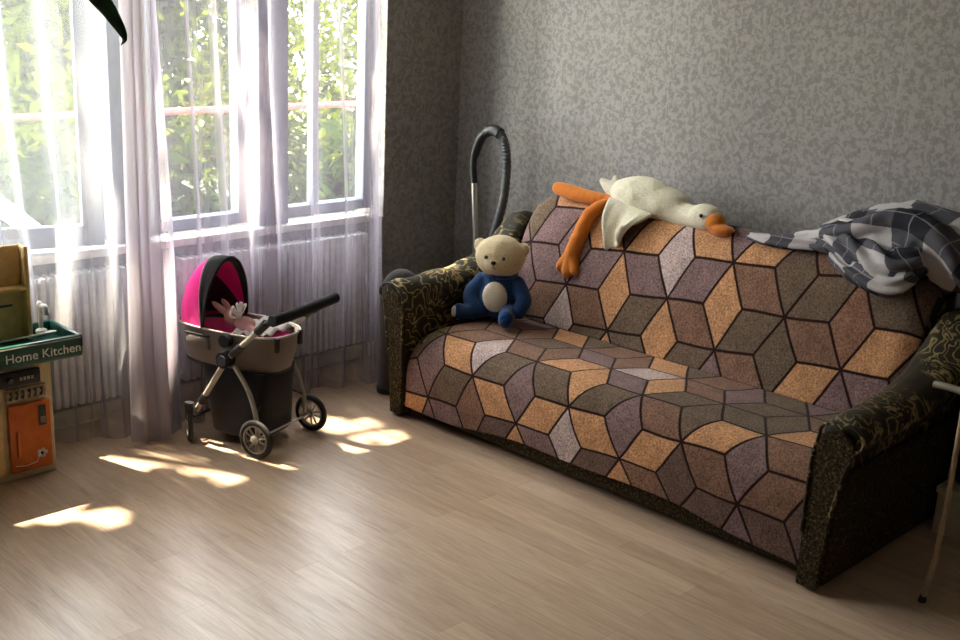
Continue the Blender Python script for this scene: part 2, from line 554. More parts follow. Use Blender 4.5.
def rect_frame(bm, x0, x1, z0, z1, y0, y1, w_, mat=None):
    box(bm, (x0, y0, z0), (x0 + w_, y1, z1), 0.004, 1, mat)
    box(bm, (x1 - w_, y0, z0), (x1, y1, z1), 0.004, 1, mat)
    box(bm, (x0 + w_, y0, z0), (x1 - w_, y1, z0 + w_), 0.004, 1, mat)
    box(bm, (x0 + w_, y0, z1 - w_), (x1 - w_, y1, z1), 0.004, 1, mat)

for k, (a, b) in enumerate(WIN):
    wn = bpy.data.objects.new('window_%d' % (k + 1), None); COL.objects.link(wn); struct(wn)
    wn.location = ((a + b) / 2, YW + 0.13, ZS); bpy.context.view_layer.update()
    bm = bmesh.new()
    rect_frame(bm, a, b, ZS, ZT, YW + 0.10, YW + 0.17, 0.05)
    if k == 0:
        box(bm, ((a + b) / 2 - 0.03, YW + 0.10, ZS + 0.05), ((a + b) / 2 + 0.03, YW + 0.17, ZT - 0.05), 0.004, 1)
    obj('window_frame', bm, M['frame'], wn, 'auto')
    if k == 0:
        # left light: closed pane; right light: casement swung a little into the room
        mx_ = (a + b) / 2
        bx('window_pane', (a + 0.05, YW + 0.130, ZS + 0.05), (mx_ - 0.03, YW + 0.136, ZT - 0.05), M['glass'], wn)
        hinge = Vector((mx_ + 0.03, YW + 0.10, 0))
        R4 = Matrix.Translation(hinge) @ Matrix.Rotation(math.radians(-16), 4, 'Z')
        W_ = b - mx_ - 0.085
        cb = bmesh.new()
        rect_frame(cb, 0, W_, ZS + 0.02, ZT - 0.03, -0.05, 0.0, 0.085, R4)
        cs = obj('casement', cb, M['frame'], wn, 'auto')
        bx('casement_pane', (0.085, -0.028, ZS + 0.13), (W_ - 0.085, -0.022, ZT - 0.115), M['glass'], cs, M4=R4)
        bx('window_handle', (0.10, -0.085, ZS + 0.07), (0.16, -0.05, ZS + 0.115), M['dgrey'], cs, 0.006, 2, R4)
    else:
        bx('window_pane', (a + 0.05, YW + 0.130, ZS + 0.05), (b - 0.05, YW + 0.136, ZT - 0.05), M['glass'], wn)
        if k:
            gx_ = a + (0.24 if k == 2 else 0.13)
            bx('glazing_bar', (gx_, YW + 0.11, ZS + 0.05), (gx_ + 0.035, YW + 0.16, ZT - 0.05), M['frame'], wn, 0.004)

def portal(loc, rot, sx, sy):
    d = bpy.data.lights.new('window_portal', 'AREA'); d.shape = 'RECTANGLE'; d.size = sx; d.size_y = sy
    d.cycles.is_portal = True
    o = bpy.data.objects.new('window_portal', d); COL.objects.link(o); o.location = loc; o.rotation_euler = rot
for a_, b_ in WIN: portal(((a_ + b_) / 2, YW + 0.19, (ZS + ZT) / 2), (-PI / 2, 0, 0), b_ - a_, ZT - ZS)
# ------------------------------------------------------------------ outside
struct(bx('ground', (-14, YW + T + 0.05, -0.9), (26, 30, -0.8), M['ground']))

def leaves(name, n, sampler, size, mat, parent, keep=None, seed=1):
    r = random.Random(seed)
    vs_, fs = [], []
    for _ in range(n):
        c = sampler(r)
        if keep and not keep(c): continue
        d = Vector((r.gauss(0, 1), r.gauss(0, 1), r.gauss(0, 1))).normalized()
        e = d.cross(Vector((r.gauss(0, 1), r.gauss(0, 1), r.gauss(0, 1)))).normalized()
        f = d.cross(e)
        s = size * r.uniform(0.7, 1.35)
        i = len(vs_)
        vs_ += [c - d * s, c + e * s * 0.42 + f * s * 0.1, c + d * s, c - e * s * 0.42 + f * s * 0.1]
        fs.append((i, i + 1, i + 2, i + 3))
    me = bpy.data.meshes.new(name)
    me.from_pydata(vs_, [], fs)
    return link(name, me, mat, parent)

def tree(x, y, zc, rx, ry, rz, n, size, mat, label, seed):
    t = thing('tree', label, 'tree', (x, y, -0.8), 'trees in the yard outside the windows')
    tb('trunk', [(x, y, -0.8), (x + 0.1, y + 0.05, zc * 0.4), (x, y, zc)], [0.14, 0.11, 0.06], M['bark'], t, 10)
    rr = random.Random(seed)
    cl = [(Vector((x + rr.uniform(-.75, .75) * rx, y + rr.uniform(-.7, .7) * ry, zc + rr.uniform(-.8, .8) * rz)), rr.uniform(.25, .5)) for _ in range(16)]
    def samp(r):
        c, q = cl[r.randrange(len(cl))]
        v = Vector((r.gauss(0, .5), r.gauss(0, .5), r.gauss(0, .5))) * q
        return c + Vector((v.x * rx, v.y * ry, v.z * rz))
    leaves('foliage', n, samp, size, mat, t, None, seed)
    return t
tree(3.4, 9.6, 1.7, 1.9, 1.2, 2.3, 15000, 0.075, M['leafa'], 'bright green leafy tree seen through the left window', 3)
tree(5.5, 11.0, 1.9, 1.5, 1.2, 2.6, 12000, 0.075, M['leafb'], 'deeper green tree behind the strip between left and middle windows', 4)
tree(8.3, 11.0, 0.6, 1.5, 1.2, 2.2, 12000, 0.075, M['leafa'], 'rounded green tree seen through the window next to the dark corner', 5)
tree(6.4, 14.5, 1.0, 3.4, 1.2, 2.6, 9000, 0.17, M['leafb'], 'broad dark green tree farthest back, filling the view between the nearer trees', 6)
# shrubs along the yard edge
def shrub(x, y, r_, label, seed):
    t = thing('shrub', label, 'shrub', (x, y, -0.8), 'shrubs behind the red rail')
    tb('stem', [(x, y, -0.8), (x, y, -0.1)], [0.05, 0.03], M['bark'], t, 8)
    leaves('foliage', 1800, lambda r: Vector((x, y, -0.25)) + Vector((r.gauss(0, .5) * r_, r.gauss(0, .35) * r_, r.gauss(0, .38))), 0.09, M['leafb'], t, lambda c: c.z > -0.78, seed)
shrub(3.2, 8.2, 1.0, 'low green shrub below the red rail, left window', 11)
shrub(4.6, 8.6, 1.0, 'low green shrub below the red rail, beside the left casement', 12)
shrub(7.1, 8.6, 0.9, 'low green shrub below the red rail, right window', 13)
# red rail fence
t = thing('rail_fence', 'rusty red horizontal rail on posts crossing the view outside the windows', 'fence', (4.0, 7.4, -0.8))
tb('rail', [(-2, 7.4, 0.93), (10, 7.4, 0.93)], 0.025, M['redrail'], t, 10)
for px in (0.4, 3.0, 5.6, 8.2):
    tb('post', [(px, 7.44, -0.8), (px, 7.44, 0.93)], 0.022, M['redrail'], t, 8)
# pale diagonal timber brace with a ledge
t = thing('timber_prop', 'pale slanting timber prop outside the left window', 'timber prop', (2.9, 6.0, -0.8))
M4 = Matrix.Translation((2.62, 6.0, 0.5)) @ Matrix.Rotation(math.radians(42), 4, 'Y')
bx('beam', (-1.9, -0.04, -0.045), (1.0, 0.04, 0.045), M['fence'], t, 0.01, 2, M4)
t = thing('yard_wall', 'low pale wall with capping outside below the windows', 'wall', (4, 6.6, -0.8))
bx('wall_body', (-2, 6.62, -0.8), (9, 6.78, 0.10), M['fence'], t, 0.01)
bx('capping', (-2, 6.56, 0.10), (9, 6.84, 0.15), M['sill'], t, 0.01)

# unseen tree added to block the sun; leaves left out where flecks should land
GAPS = [  # landing point of the beam on the room's floor: x, y, rx, ry
    (1.53, 3.68, 0.045, 0.04), (1.64, 3.68, 0.05, 0.05), (1.62, 3.60, 0.03, 0.03), (1.73, 3.49, 0.035, 0.05),
    (2.00, 3.98, 0.06, 0.07), (2.12, 3.94, 0.07, 0.06), (2.06, 3.88, 0.06, 0.08), (2.20, 3.76, 0.035, 0.14),
    (2.32, 3.84, 0.045, 0.08), (2.42, 3.72, 0.045, 0.11), (2.24, 3.53, 0.035, 0.045), (2.45, 3.47, 0.035, 0.05),
    (2.82, 3.47, 0.04, 0.04), (2.90, 3.70, 0.045, 0.09), (3.00, 3.46, 0.04, 0.07), (3.02, 3.62, 0.03, 0.05), (2.92, 3.54, 0.03, 0.03),
    (3.50, 3.45, 0.09, 0.06), (3.66, 3.46, 0.04, 0.05),
]
dirS = Vector((-0.28, 1.0, 2.3))
def gap_ok(c):
    k = c.z / 2.3
    x, y = c.x + 0.28 * k, c.y - k
    for gx, gy, rx, ry in GAPS:
        if ((x - gx) / (rx + 0.045)) ** 2 + ((y - gy) / (ry + 0.045)) ** 2 < 1: return False
    return True
ct = thing('tree', 'added out-of-view tree blocking the sun, its leaf gaps shaped to let flecks in', 'tree', (0.2, 7.6, -0.8), 'trees in the yard outside the windows')
tb('trunk', [(0.2, 7.6, -0.8), (0.25, 7.5, 1.8), (0.6, 7.2, 4.4), (1.2, 6.8, 5.7)], [0.2, 0.16, 0.12, 0.07], M['bark'], ct, 10)
for k in range(4):
    tb('bough', [(0.6 + 0.15 * k, 7.2 - 0.1 * k, 4.6 + 0.25 * k), (1.6, 6.9 - 0.25 * k, 6.2), (3.6, 6.8 - 0.4 * k, 6.3)], [0.06, 0.03, 0.012], M['bark'], ct, 7)
def csamp(r):
    k = r.uniform(2.35, 2.7)
    return Vector((r.uniform(0.3, 4.5), r.uniform(2.3, 4.25), 0)) + dirS * k
leaves('foliage', 42000, csamp, 0.045, M['leafb'], ct, gap_ok, 21)

# ------------------------------------------------------------------ radiators
def radiator(x0, x1, label):
    t = thing('radiator', label, 'radiator', ((x0 + x1) / 2, 4.32, 0.12), 'radiators under the windows')
    n = int((x1 - x0) / 0.034)
    for z in (0.16, 0.61):
        tb('header_pipe', [(x0 - 0.02, 4.325, z), (x1 + 0.02, 4.325, z)], 0.018, M['rad'], t, 10)
    for i in range(n):
        xc = x0 + (i + 0.5) * (x1 - x0) / n
        bx('section', (xc - 0.0125, 4.285, 0.12), (xc + 0.0125, 4.365, 0.675), M['rad'], t, 0.008, 2)
radiator(1.30, 2.34, 'white ribbed radiator behind the sheer curtain beside the toy kitchen')
radiator(2.52, 3.56, 'white ribbed radiator behind the curtain and the doll stroller')

# ------------------------------------------------------------------ curtains
def curtain(name, path_top, path_bot, ztop, nf, amp, label, mat, seed, hemfn=None, phase=0.0, widefn=None):
    ph = [random.Random(seed + i).uniform(0, 6.28) for i in range(8)]
    def f(u, v):
        a = poly(path_top, u); b = poly(path_bot, u)
        z = v * ztop + 0.006
        k = v ** 0.9
        p = b.lerp(a, k)
        uu = u + 0.02 * math.sin(2.1 * PI * v + ph[0]) * math.sin(PI * u)
        s = math.sin(2 * PI * nf * uu + ph[1] + 1.3 * math.sin(5.1 * uu + ph[2]) + phase)
        s2 = math.sin(2 * PI * nf * 2.7 * uu + ph[3] + 0.9 * math.sin(3 * v + ph[4]))
        s3 = noise.noise(Vector((u * 11, v * 1.4, seed)))
        A = amp * (0.75 + 0.5 * (1 - v)) * (0.6 + 0.8 * abs(noise.noise(Vector((u * 4, 3.3, seed)))) * 2)
        p = Vector((p.x + 0.35 * A * math.cos(2 * PI * nf * uu + ph[5]), p.y + A * s + 0.14 * A * s2 + 0.7 * A * s3, z))
        if hemfn: p.z += hemfn(u) * (1 - v) ** 6
        return p
    Lw = sum((Vector(b) - Vector(a)).length for a, b in zip(path_bot, path_bot[1:]))
    o = grid(name, int(Lw * 300), 46, f, mat, None, lambda u, v: (u * Lw * 1.8, v * ztop))
    return tag(o, label, 'curtain', 'sheer curtains over the windows')
tp = tag(tb('curtain_rod', [(0.9, 4.13, 2.93), (3.75, 4.13, 2.93)], 0.014, M['white'], None), 'long white curtain rod above the windows, out of view', 'curtain rod')
curtain('sheer_curtain', [(0.95, 4.16, 0), (2.20, 4.14, 0)], [(0.95, 4.235, 0), (1.72, 4.235, 0), (1.98, 4.21, 0), (2.15, 4.12, 0), (2.30, 4.05, 0)], 2.90, 7, 0.020,
        'white sheer curtain panel over the left window beside the toy kitchen, sunlit near its hem', M['sheer'], 5)
curtain('sheer_curtain', [(2.13, 4.12, 0), (3.39, 4.06, 0)], [(2.22, 4.02, 0), (2.34, 4.10, 0), (2.75, 4.18, 0), (3.1, 4.12, 0), (3.46, 4.03, 0)], 2.90, 8, 0.032,
        'lilac white sheer curtain panel hanging behind the doll stroller up to the dark corner', M['sheer2'], 17)

curtain('gathered_curtain', [(2.17, 4.06, 0), (2.25, 4.04, 0)], [(2.12, 4.02, 0), (2.20, 4.03, 0), (2.285, 3.985, 0)], 2.90, 3, 0.018,
        'dense gathered white curtain edge hanging between left window and doll stroller', M['sheer3'], 31)
# ------------------------------------------------------------------ hanging plant (one leaf droops into view)
t = thing('hanging_plant', 'dark pointed plant leaf drooping in front of the left curtain', 'plant', (1.84, 3.86, 2.1))
pot = bmesh.new()
rings = [(0.055, 2.02), (0.075, 2.06), (0.09, 2.16), (0.095, 2.17), (0.085, 2.17), (0.07, 2.14)]
prev = None
for r_, z in rings:
    cur = [pot.verts.new((1.84 + r_ * math.cos(2 * PI * k / 24), 3.86 + r_ * math.sin(2 * PI * k / 24), z)) for k in range(24)]
    if prev:
        for k in range(24): pot.faces.new((prev[k], prev[(k + 1) % 24], cur[(k + 1) % 24], cur[k]))
    else: pot.faces.new(cur[::-1])
    prev = cur
pot.faces.new(prev)
obj('pot', pot, M['cream'], t, 'auto')
for k in range(3):
    a = 2 * PI * k / 3
    tb('hanging_cord', [(1.84 + 0.09 * math.cos(a), 3.86 + 0.09 * math.sin(a), 2.165), (1.84, 3.86, 2.45), (1.84, 3.86, HC)], 0.002, M['white'], t, 6)
def leaf(pts, wd, nm='leaf'):
    P = catmull(pts, 6)
    n = len(P) - 1
    def f(u, v):
        i = u * n; k = min(int(i), n - 1)
        p = P[k].lerp(P[k + 1], i - k)
        tg = (P[min(k + 1, n)] - P[k]).normalized()
        sd_ = tg.cross(Vector((0.45, 0.9, 0.1))).normalized()
        wv = wd * (1 - u) ** 1.15 * (0.35 + 0.65 * min(1, u * 5))
        return p + sd_ * wv * (v - 0.5) * 2 + Vector((0.3, 0.7, 0)) * (abs(v - 0.5) * wd * 0.5)
    return grid(nm, 24, 6, f, M['leafp'], t, None, 0.002)
leaf([(1.86, 3.88, 2.15), (1.90, 3.86, 2.0), (1.955, 3.9, 1.82), (2.04, 3.9, 1.70), (2.088, 3.9, 1.62), (2.072, 3.9, 1.59)], 0.075)
leaf([(1.82, 3.84, 2.15), (1.72, 3.80, 2.26), (1.60, 3.78, 2.12), (1.56, 3.77, 1.98)], 0.028)
leaf([(1.84, 3.84, 2.15), (1.86, 3.72, 2.28), (1.88, 3.62, 2.2), (1.90, 3.58, 2.05)], 0.028)

# ------------------------------------------------------------------ sofa
SY0, SY1 = 1.63, 3.60       # inner width
sofa = thing('sofa', 'long fold-out sofa in dark olive scroll fabric under brown rhombus throws', 'sofa', (3.7, 2.6, 0))
bx('base', (3.235, SY0 - 0.03, 0.03), (4.05, SY1 + 0.03, 0.26), M['sofad'], sofa, 0.015)
bx('seat_cushion', (3.245, SY0 + 0.005, 0.262), (3.86, SY1 - 0.005, 0.375), M['sofa'], sofa, 0.05, 4)
bm = bmesh.new()
prof = [(3.84, 0.265), (3.88, 0.60), (3.955, 0.82), (4.00, 0.885), (4.06, 0.885), (4.09, 0.80), (4.10, 0.265)]
def extr(bm, prof, y0, y1, ny=1, taper=None):
    rg = []
    for k in range(ny + 1):
        y = lerp(y0, y1, k / ny)
        rg.append([bm.verts.new((x, y, z if taper is None else taper(x, y, z))) for x, z in prof])
    n = len(prof)
    for A, B in zip(rg, rg[1:]):
        for k in range(n): bm.faces.new((A[k], A[(k + 1) % n], B[(k + 1) % n], B[k]))
    bm.faces.new(rg[0]); bm.faces.new(rg[-1][::-1])
extr(bm, prof, SY0 + 0.015, SY1 - 0.015, 2)
obj('backrest', bm, M['sofa'], sofa, 'auto')

def arm(side):
    """side=-1: the near (right-hand) arm, +1 the far one: flared roll on a thin panel, rising into a wing"""
    yi = SY0 if side < 0 else SY1
    # path along x: (x, roll centre z, roll half height)
    st = [(3.205, 0.545, 0.030), (3.215, 0.550, 0.048), (3.25, 0.552, 0.056), (3.40, 0.555, 0.058), (3.60, 0.566, 0.060), (3.74, 0.60, 0.062), (3.84, 0.66, 0.062), (3.91, 0.725, 0.056), (3.97, 0.78, 0.05), (4.04, 0.79, 0.042), (4.09, 0.785, 0.030)]
    bm = bmesh.new()
    prev = None
    N = 28
    for x, zc, hr in st:
        sec = []
        # section in (y outward distance d, z): inner panel up, roll over, flare out, back to outer panel
        pts = [(0.0, 0.02), (0.0, 0.30), (0.012, zc - 0.5 * hr)]
        a0 = 200
        for k in range(13):
            a = math.radians(a0 - k * (a0 + 75) / 12)
            pts.append((0.088 + 0.083 * math.cos(a) * (hr / 0.058), zc + hr * math.sin(a)))
        pts += [(0.108, zc - hr - 0.05), (0.082, 0.30), (0.062, 0.02)]
        cur = [bm.verts.new((x, yi + side * d, z)) for d, z in pts]
        if prev:
            n = len(cur)
            for k in range(n): bm.faces.new((prev[k], prev[(k + 1) % n], cur[(k + 1) % n], cur[k]))
        else: bm.faces.new(cur)
        prev = cur
    bm.faces.new(prev[::-1])
    bmesh.ops.subdivide_edges(bm, edges=bm.edges, cuts=2, use_grid_fill=True)
    for v in bm.verts:
        if v.co.z > 0.45:
            q = noise.noise(Vector((v.co.x * 9, v.co.y * 14, v.co.z * 9))) + 0.6 * noise.noise(Vector((v.co.x * 26, v.co.y * 9, v.co.z * 12)))
            v.co.z += 0.008 * q; v.co.y += side * 0.006 * q
    a_ = obj('arm', bm, M['sofa'], sofa, 'auto')
    # plush dark front edge and outer side panel
    def slab(sec, x0, x1, nm):
        bm = bmesh.new()
        A = [bm.verts.new((x0, yi + side * d, z)) for d, z in sec]; B = [bm.verts.new((x1, yi + side * d, z)) for d, z in sec]
        for q in range(len(sec)): bm.faces.new((A[q], A[(q + 1) % len(sec)], B[(q + 1) % len(sec)], B[q]))
        bm.faces.new(A[::-1]); bm.faces.new(B)
        bmesh.ops.bevel(bm, geom=[e for e in bm.edges], offset=0.004, segments=2, affect='EDGES')
        return obj(nm, bm, M['sofad'], a_, 'auto')
    slab([(0.064, 0.02), (0.078, 0.018), (0.098, 0.30), (0.122, 0.43), (0.112, 0.44), (0.084, 0.30)], 3.212, 4.08, 'side_panel')
    slab([(0.000, 0.012), (0.074, 0.012), (0.090, 0.28), (0.125, 0.46), (0.140, 0.53), (0.09, 0.575), (0.03, 0.55), (0.008, 0.50), (0.002, 0.40)], 3.184, 3.206, 'front_panel')
    cord = bmesh.new()
    pp = [(3.184, yi - side * 0.0, 0.20), (3.184, yi + side * 0.002, 0.44)] + [(3.192, yi + side * (0.088 + 0.075 * math.cos(math.radians(a))), 0.545 + 0.05 * math.sin(math.radians(a))) for a in range(190, -70, -20)] + [(3.186, yi + side * 0.112, 0.42), (3.184, yi + side * 0.088, 0.28)]
    tube(cord, catmull(pp, 4), 0.006, 8)
    obj('piping', cord, M['sofa'], a_, True)
arm(-1); arm(1)
for x in (3.34, 3.98):
    for y in (SY0 + 0.1, SY1 - 0.1):
        bx('foot', (x - 0.03, y - 0.03, 0), (x + 0.03, y + 0.03, 0.034), M['darkw'], sofa, 0.003)

# ------------------------------------------------------------------ throws
CL = {'T': (192, 142, 102), 'M': (128, 103, 101), 'B': (130, 98, 80), 'O': (110, 92, 76), 'P': (186, 164, 158), 'D': (108, 86, 76), 'R': (140, 102, 82)}
def E(s):
    out = {}
    for ln in s.strip().split('\n'):
        a, b, c, d, k = ln.split()
        p = tuple(sorted(((int(a), int(b)), (int(c), int(d)))))
        out[p] = k
    return out
BACKC = E("""-1 -2 0 -1 M
-1 -2 -2 -2 P
-1 -1 0 -1 T
-1 -1 0 0 O
0 -1 0 0 M
0 0 1 1 M
-1 -2 0 -2 M
0 -2 0 -1 T
0 -1 1 0 T
0 0 1 0 P
1 0 1 1 T
1 0 2 1 M
0 0 0 1 B
0 0 -1 0 T
-1 -1 -1 0 O
-1 0 0 1 O
0 1 1 1 T
1 1 2 2 T
1 1 2 1 M
1 1 1 2 B
1 2 2 2 O
1 2 2 3 O
1 2 1 3 B
0 1 1 2 O
0 2 1 2 O
0 1 0 2 B
0 2 1 3 T
1 3 2 3 R
1 3 2 4 T
2 3 2 4 O
2 2 2 3 B
1 3 1 4 M
0 3 1 3 M
-1 1 0 1 M
-1 -3 -1 -2 M
-2 -3 -1 -2 B
-1 -3 0 -2 M
-1 -2 -1 -1 B
0 -3 0 -2 T
-1 -4 -1 -3 M
-2 -3 -1 -3 M
-1 -1 -2 -2 O
2 2 3 3 B
2 3 3 3 B
2 3 3 4 D
2 1 2 2 T
2 4 3 4 D
1 4 2 4 D
-2 -2 -2 -1 O""")
SEATC = E("""0 -1 0 0 T
-1 -1 0 -1 M
-1 -1 0 0 O
0 0 0 1 T
-1 0 0 0 B
0 0 1 1 O
0 0 1 0 P
0 1 1 1 M
1 1 1 2 O
0 1 1 2 T
-1 1 0 1 T
-1 0 0 1 D
0 1 0 2 M
1 1 2 2 T
1 2 2 2 T
1 2 2 3 O
2 2 2 3 M
1 2 1 3 T
1 3 2 3 M
2 3 2 4 B
1 3 2 4 T
0 2 1 2 P
0 2 1 3 D
0 3 1 3 T
1 3 1 4 B
2 4 2 5 B
2 4 3 5 T
2 4 3 4 O
3 5 2 5 M
1 4 2 4 D
2 5 3 6 B
3 5 3 6 B
1 5 2 5 M
2 5 2 6 D
-2 -1 -1 -1 M
-2 -2 -1 -1 T
-1 -2 -1 -1 M
-1 -2 0 -1 O
0 -1 1 0 B
1 0 1 1 B
2 3 3 4 O
2 2 3 3 P
2 2 3 2 B
3 4 3 5 O
3 5 4 6 T
3 6 4 6 T
2 3 3 3 T
1 1 2 1 B""")
def throw(name, prof, y0, y1, a, b, o, label, cols, wr, seed, corner=None, hem=None, nS=None, nY=330):
    """drape a fleece over the profile (x,z); a,b,o: the pattern's lattice vectors and origin in (-y, arc length)"""
    P = [Vector((x, 0, z)) for x, z in prof]
    P = catmull(P, 5)
    L = [0]
    for p, q in zip(P, P[1:]): L.append(L[-1] + (q - p).length)
    S = L[-1]
    nS = nS or int(S / 0.0062)
    det = a[0] * b[1] - a[1] * b[0]
    bm = bmesh.new()
    uvl = bm.loops.layers.uv.new('UVMap')
    cl = bm.loops.layers.float_color.new('patch')
    V = []; IJ = []
    j0 = 0
    rr = random.Random(seed)
    for i in range(nS + 1):
        s = S * i / nS
        while j0 < len(L) - 2 and L[j0 + 1] < s: j0 += 1
        t_ = (s - L[j0]) / max(1e-9, L[j0 + 1] - L[j0])
        p = P[j0].lerp(P[j0 + 1], t_)
        tg = (P[j0 + 1] - P[j0]).normalized()
        nr = Vector((-tg.z, 0, tg.x))
        row = []; rj = []
        for k in range(nY + 1):
            y = lerp(y0, y1, k / nY)
            du = -y - o[0]; dv = s - o[1]
            du += 0.010 * noise.noise(Vector((y * 4, s * 4, seed))); dv += 0.010 * noise.noise(Vector((y * 4, s * 4, seed + 9)))
            ii = (du * b[1] - dv * b[0]) / det; jj = (a[0] * dv - a[1] * du) / det
            rj.append((ii, jj))
            q = wr(y, s, p)
            pp = p + nr * q; pp.y = y
            if corner: pp = corner(pp, y, s)
            if hem: pp = hem(pp, y, s, S)
            row.append(bm.verts.new(pp))
        V.append(row); IJ.append(rj)
    def node(ii, jj):
        best = None
        for di in range(-1, 2):
            for dj in range(-1, 2):
                n_ = (round(ii) + di, round(jj) + dj)
                X = 0.8660254 * (jj - n_[1]); Y = (ii - n_[0]) - 0.5 * (jj - n_[1])
                d = X * X + Y * Y
                if best is None or d < best[0]: best = (d, n_, X, Y)
        _, n_, X, Y = best
        k = round((math.degrees(math.atan2(Y, X)) - 30) / 60) % 6
        dl = [(1, 1), (1, 0), (0, -1), (-1, -1), (-1, 0), (0, 1)][k]
        return tuple(sorted((n_, (n_[0] + dl[0], n_[1] + dl[1]))))
    cache = {}
    for i in range(nS):
        for k in range(nY):
            f = bm.faces.new((V[i][k], V[i + 1][k], V[i + 1][k + 1], V[i][k + 1]))
            idx = ((i, k), (i + 1, k), (i + 1, k + 1), (i, k + 1))
            ci = sum(IJ[x][y_][0] for x, y_ in idx) / 4; cj = sum(IJ[x][y_][1] for x, y_ in idx) / 4
            key = node(ci, cj)
            if key not in cache:
                kk = cols.get(key)
                if kk is None: kk = random.Random(hash(key) % 9973 + seed).choice('MBOODMBOT')
                cache[key] = s2l(CL[kk]) + (1,)
            for lp, (x, y_) in zip(f.loops, idx):
                ii, jj = IJ[x][y_]
                lp[uvl].uv = (0.8660254 * jj, ii - 0.5 * jj)
                lp[cl] = cache[key]
    me = bpy.data.meshes.new(name); bm.to_mesh(me); bm.free()
    ob = link(name, me, M['tile'], None, True)
    m = ob.modifiers.new('solid', 'SOLIDIFY'); m.thickness = 0.008; m.offset = -1
    return tag(ob, label, 'throw', 'rhombus patterned throws on the sofa')

BP = [(3.795, 0.40), (3.86, 0.60), (3.925, 0.80), (3.975, 0.885), (4.04, 0.915), (4.10, 0.90), (4.135, 0.83), (4.14, 0.60)]
def wr_b(y, s, p):
    q = 0.007 * noise.noise(Vector((y * 2.6, s * 2.2, 2))) + 0.003 * noise.noise(Vector((y * 9 + s * 5, s * 3, 5)))
    q += 0.022 * math.exp(-((s - 0.30) / 0.2) ** 2) * (0.4 + 0.6 * math.sin(PI * (y - SY0) / (SY1 - SY0)))
    return q
def corner_b(pp, y, s):
    e = max(0, (y - (SY1 - 0.11)) / 0.11); e2 = max(0, ((SY0 + 0.09) - y) / 0.09)
    k = max(e, e2)
    z0 = 0.62
    if pp.z > z0: pp.z = z0 + (pp.z - z0) * (1 - 0.20 * k ** 2.2)
    pp.x += 0.03 * k ** 2 * (1 if pp.z > 0.5 else 0.4)
    sg = 0.5 + 0.5 * math.sin(PI * (y - SY0) / (SY1 - SY0))
    if pp.z > z0: pp.z += 0.022 * sg * (pp.z - z0) / 0.28
    return pp
# lattice fit was made from the junction (3.80,0.36); this profile starts 0.04 higher
throw('patterned_throw', BP, SY1 - 0.010, SY0 + 0.012, (-0.0131, 0.3327), (0.2763, -0.1418), (-2.7014, 0.2849 - 0.041),
      'brown and tan rhombus fleece throw draped over the sofa backrest', BACKC, wr_b, 3, corner_b)

SP = [(3.825, 0.405), (3.70, 0.400), (3.55, 0.408), (3.36, 0.408), (3.27, 0.378), (3.225, 0.31), (3.208, 0.22), (3.205, 0.075)]
def wr_s(y, s, p):
    q = 0.006 * noise.noise(Vector((y * 2.3, s * 2.5, 12)))
    f = max(0, min(1, (s - 0.55) / 0.2))
    q += f * (0.009 * noise.noise(Vector((y * 5, s * 1.2, 4))) + 0.003 * math.sin(y * 31 + 1.5 * math.sin(y * 4)) * (0.5 + noise.noise(Vector((y * 3, 0, 8)))))
    return abs(q) * 0.6 + q * 0.4
def hem_s(pp, y, s, S):
    f = max(0, (s - (S - 0.16)) / 0.16)
    hz = 0.02 + 0.055 * (0.5 - 0.5 * math.cos(PI * min(1, max(0, (SY1 - y) / 1.0)))) - 0.05 * max(0, (2.1 - y) / 0.5)
    base = 0.03 + hz
    tgt = base + 0.006 * math.sin(y * 9)
    pp.z += f * (tgt - 0.075)
    e = max(0, (y - (SY1 - 0.10)) / 0.10)
    if pp.z > 0.2: pp.z -= 0.045 * e ** 2 * min(1, (pp.z - 0.2) / 0.15)
    return pp
throw('patterned_throw', SP, SY1 - 0.006, SY0 + 0.006, (-0.0148, -0.3034), (0.2680, 0.1441), (-3.1941, 0.6354 + 0.015),
      'brown and tan rhombus fleece throw spread over the sofa seat and hanging down its front', SEATC, wr_s, 4, None, hem_s)

# ------------------------------------------------------------------ teddy bear
bear = thing('teddy_bear', 'cream teddy bear in a blue suit sitting at the far end of the sofa', 'soft toy', (3.62, 3.46, 0.41))
Fd = Vector((-0.88, -0.47, 0)).normalized(); Sd = Vector((-Fd.y, Fd.x, 0)) ; U = Vector((0, 0, 1))
B0 = Vector((3.645, 3.472, 0.414))
def bp(f, s, u): return B0 + (Fd * f + Sd * s + U * u) * 1.10
RB = Matrix((Fd, Sd, U)).transposed()
soft('body', [('e', bp(0, 0, 0.085), (0.080, 0.102, 0.094), RB), ('e', bp(-0.005, 0, 0.145), (0.064, 0.086, 0.070), RB),
              ('c', [bp(0.0, 0.075, 0.155), bp(0.035, 0.115, 0.10), bp(0.055, 0.105, 0.055)], [0.036, 0.036, 0.034]),
              ('c', [bp(0.0, -0.075, 0.155), bp(0.035, -0.110, 0.10), bp(0.06, -0.095, 0.06)], [0.036, 0.036, 0.034]),
              ('c', [bp(0.03, 0.055, 0.045), bp(0.11, 0.065, 0.040), bp(0.155, -0.045 * 0 + 0.075, 0.036)], [0.042, 0.036, 0.032]),
              ('c', [bp(0.03, -0.055, 0.045), bp(0.08, -0.105, 0.038), bp(0.10, -0.128, 0.036)], [0.042, 0.036, 0.034]),
              ('e', bp(0.150, 0.075, 0.043), (0.026, 0.034, 0.040), RB), ('e', bp(0.105, -0.136, 0.040), (0.032, 0.030, 0.040), RB)],
     M['blue'], bear, 0.006, 3, 0.003)
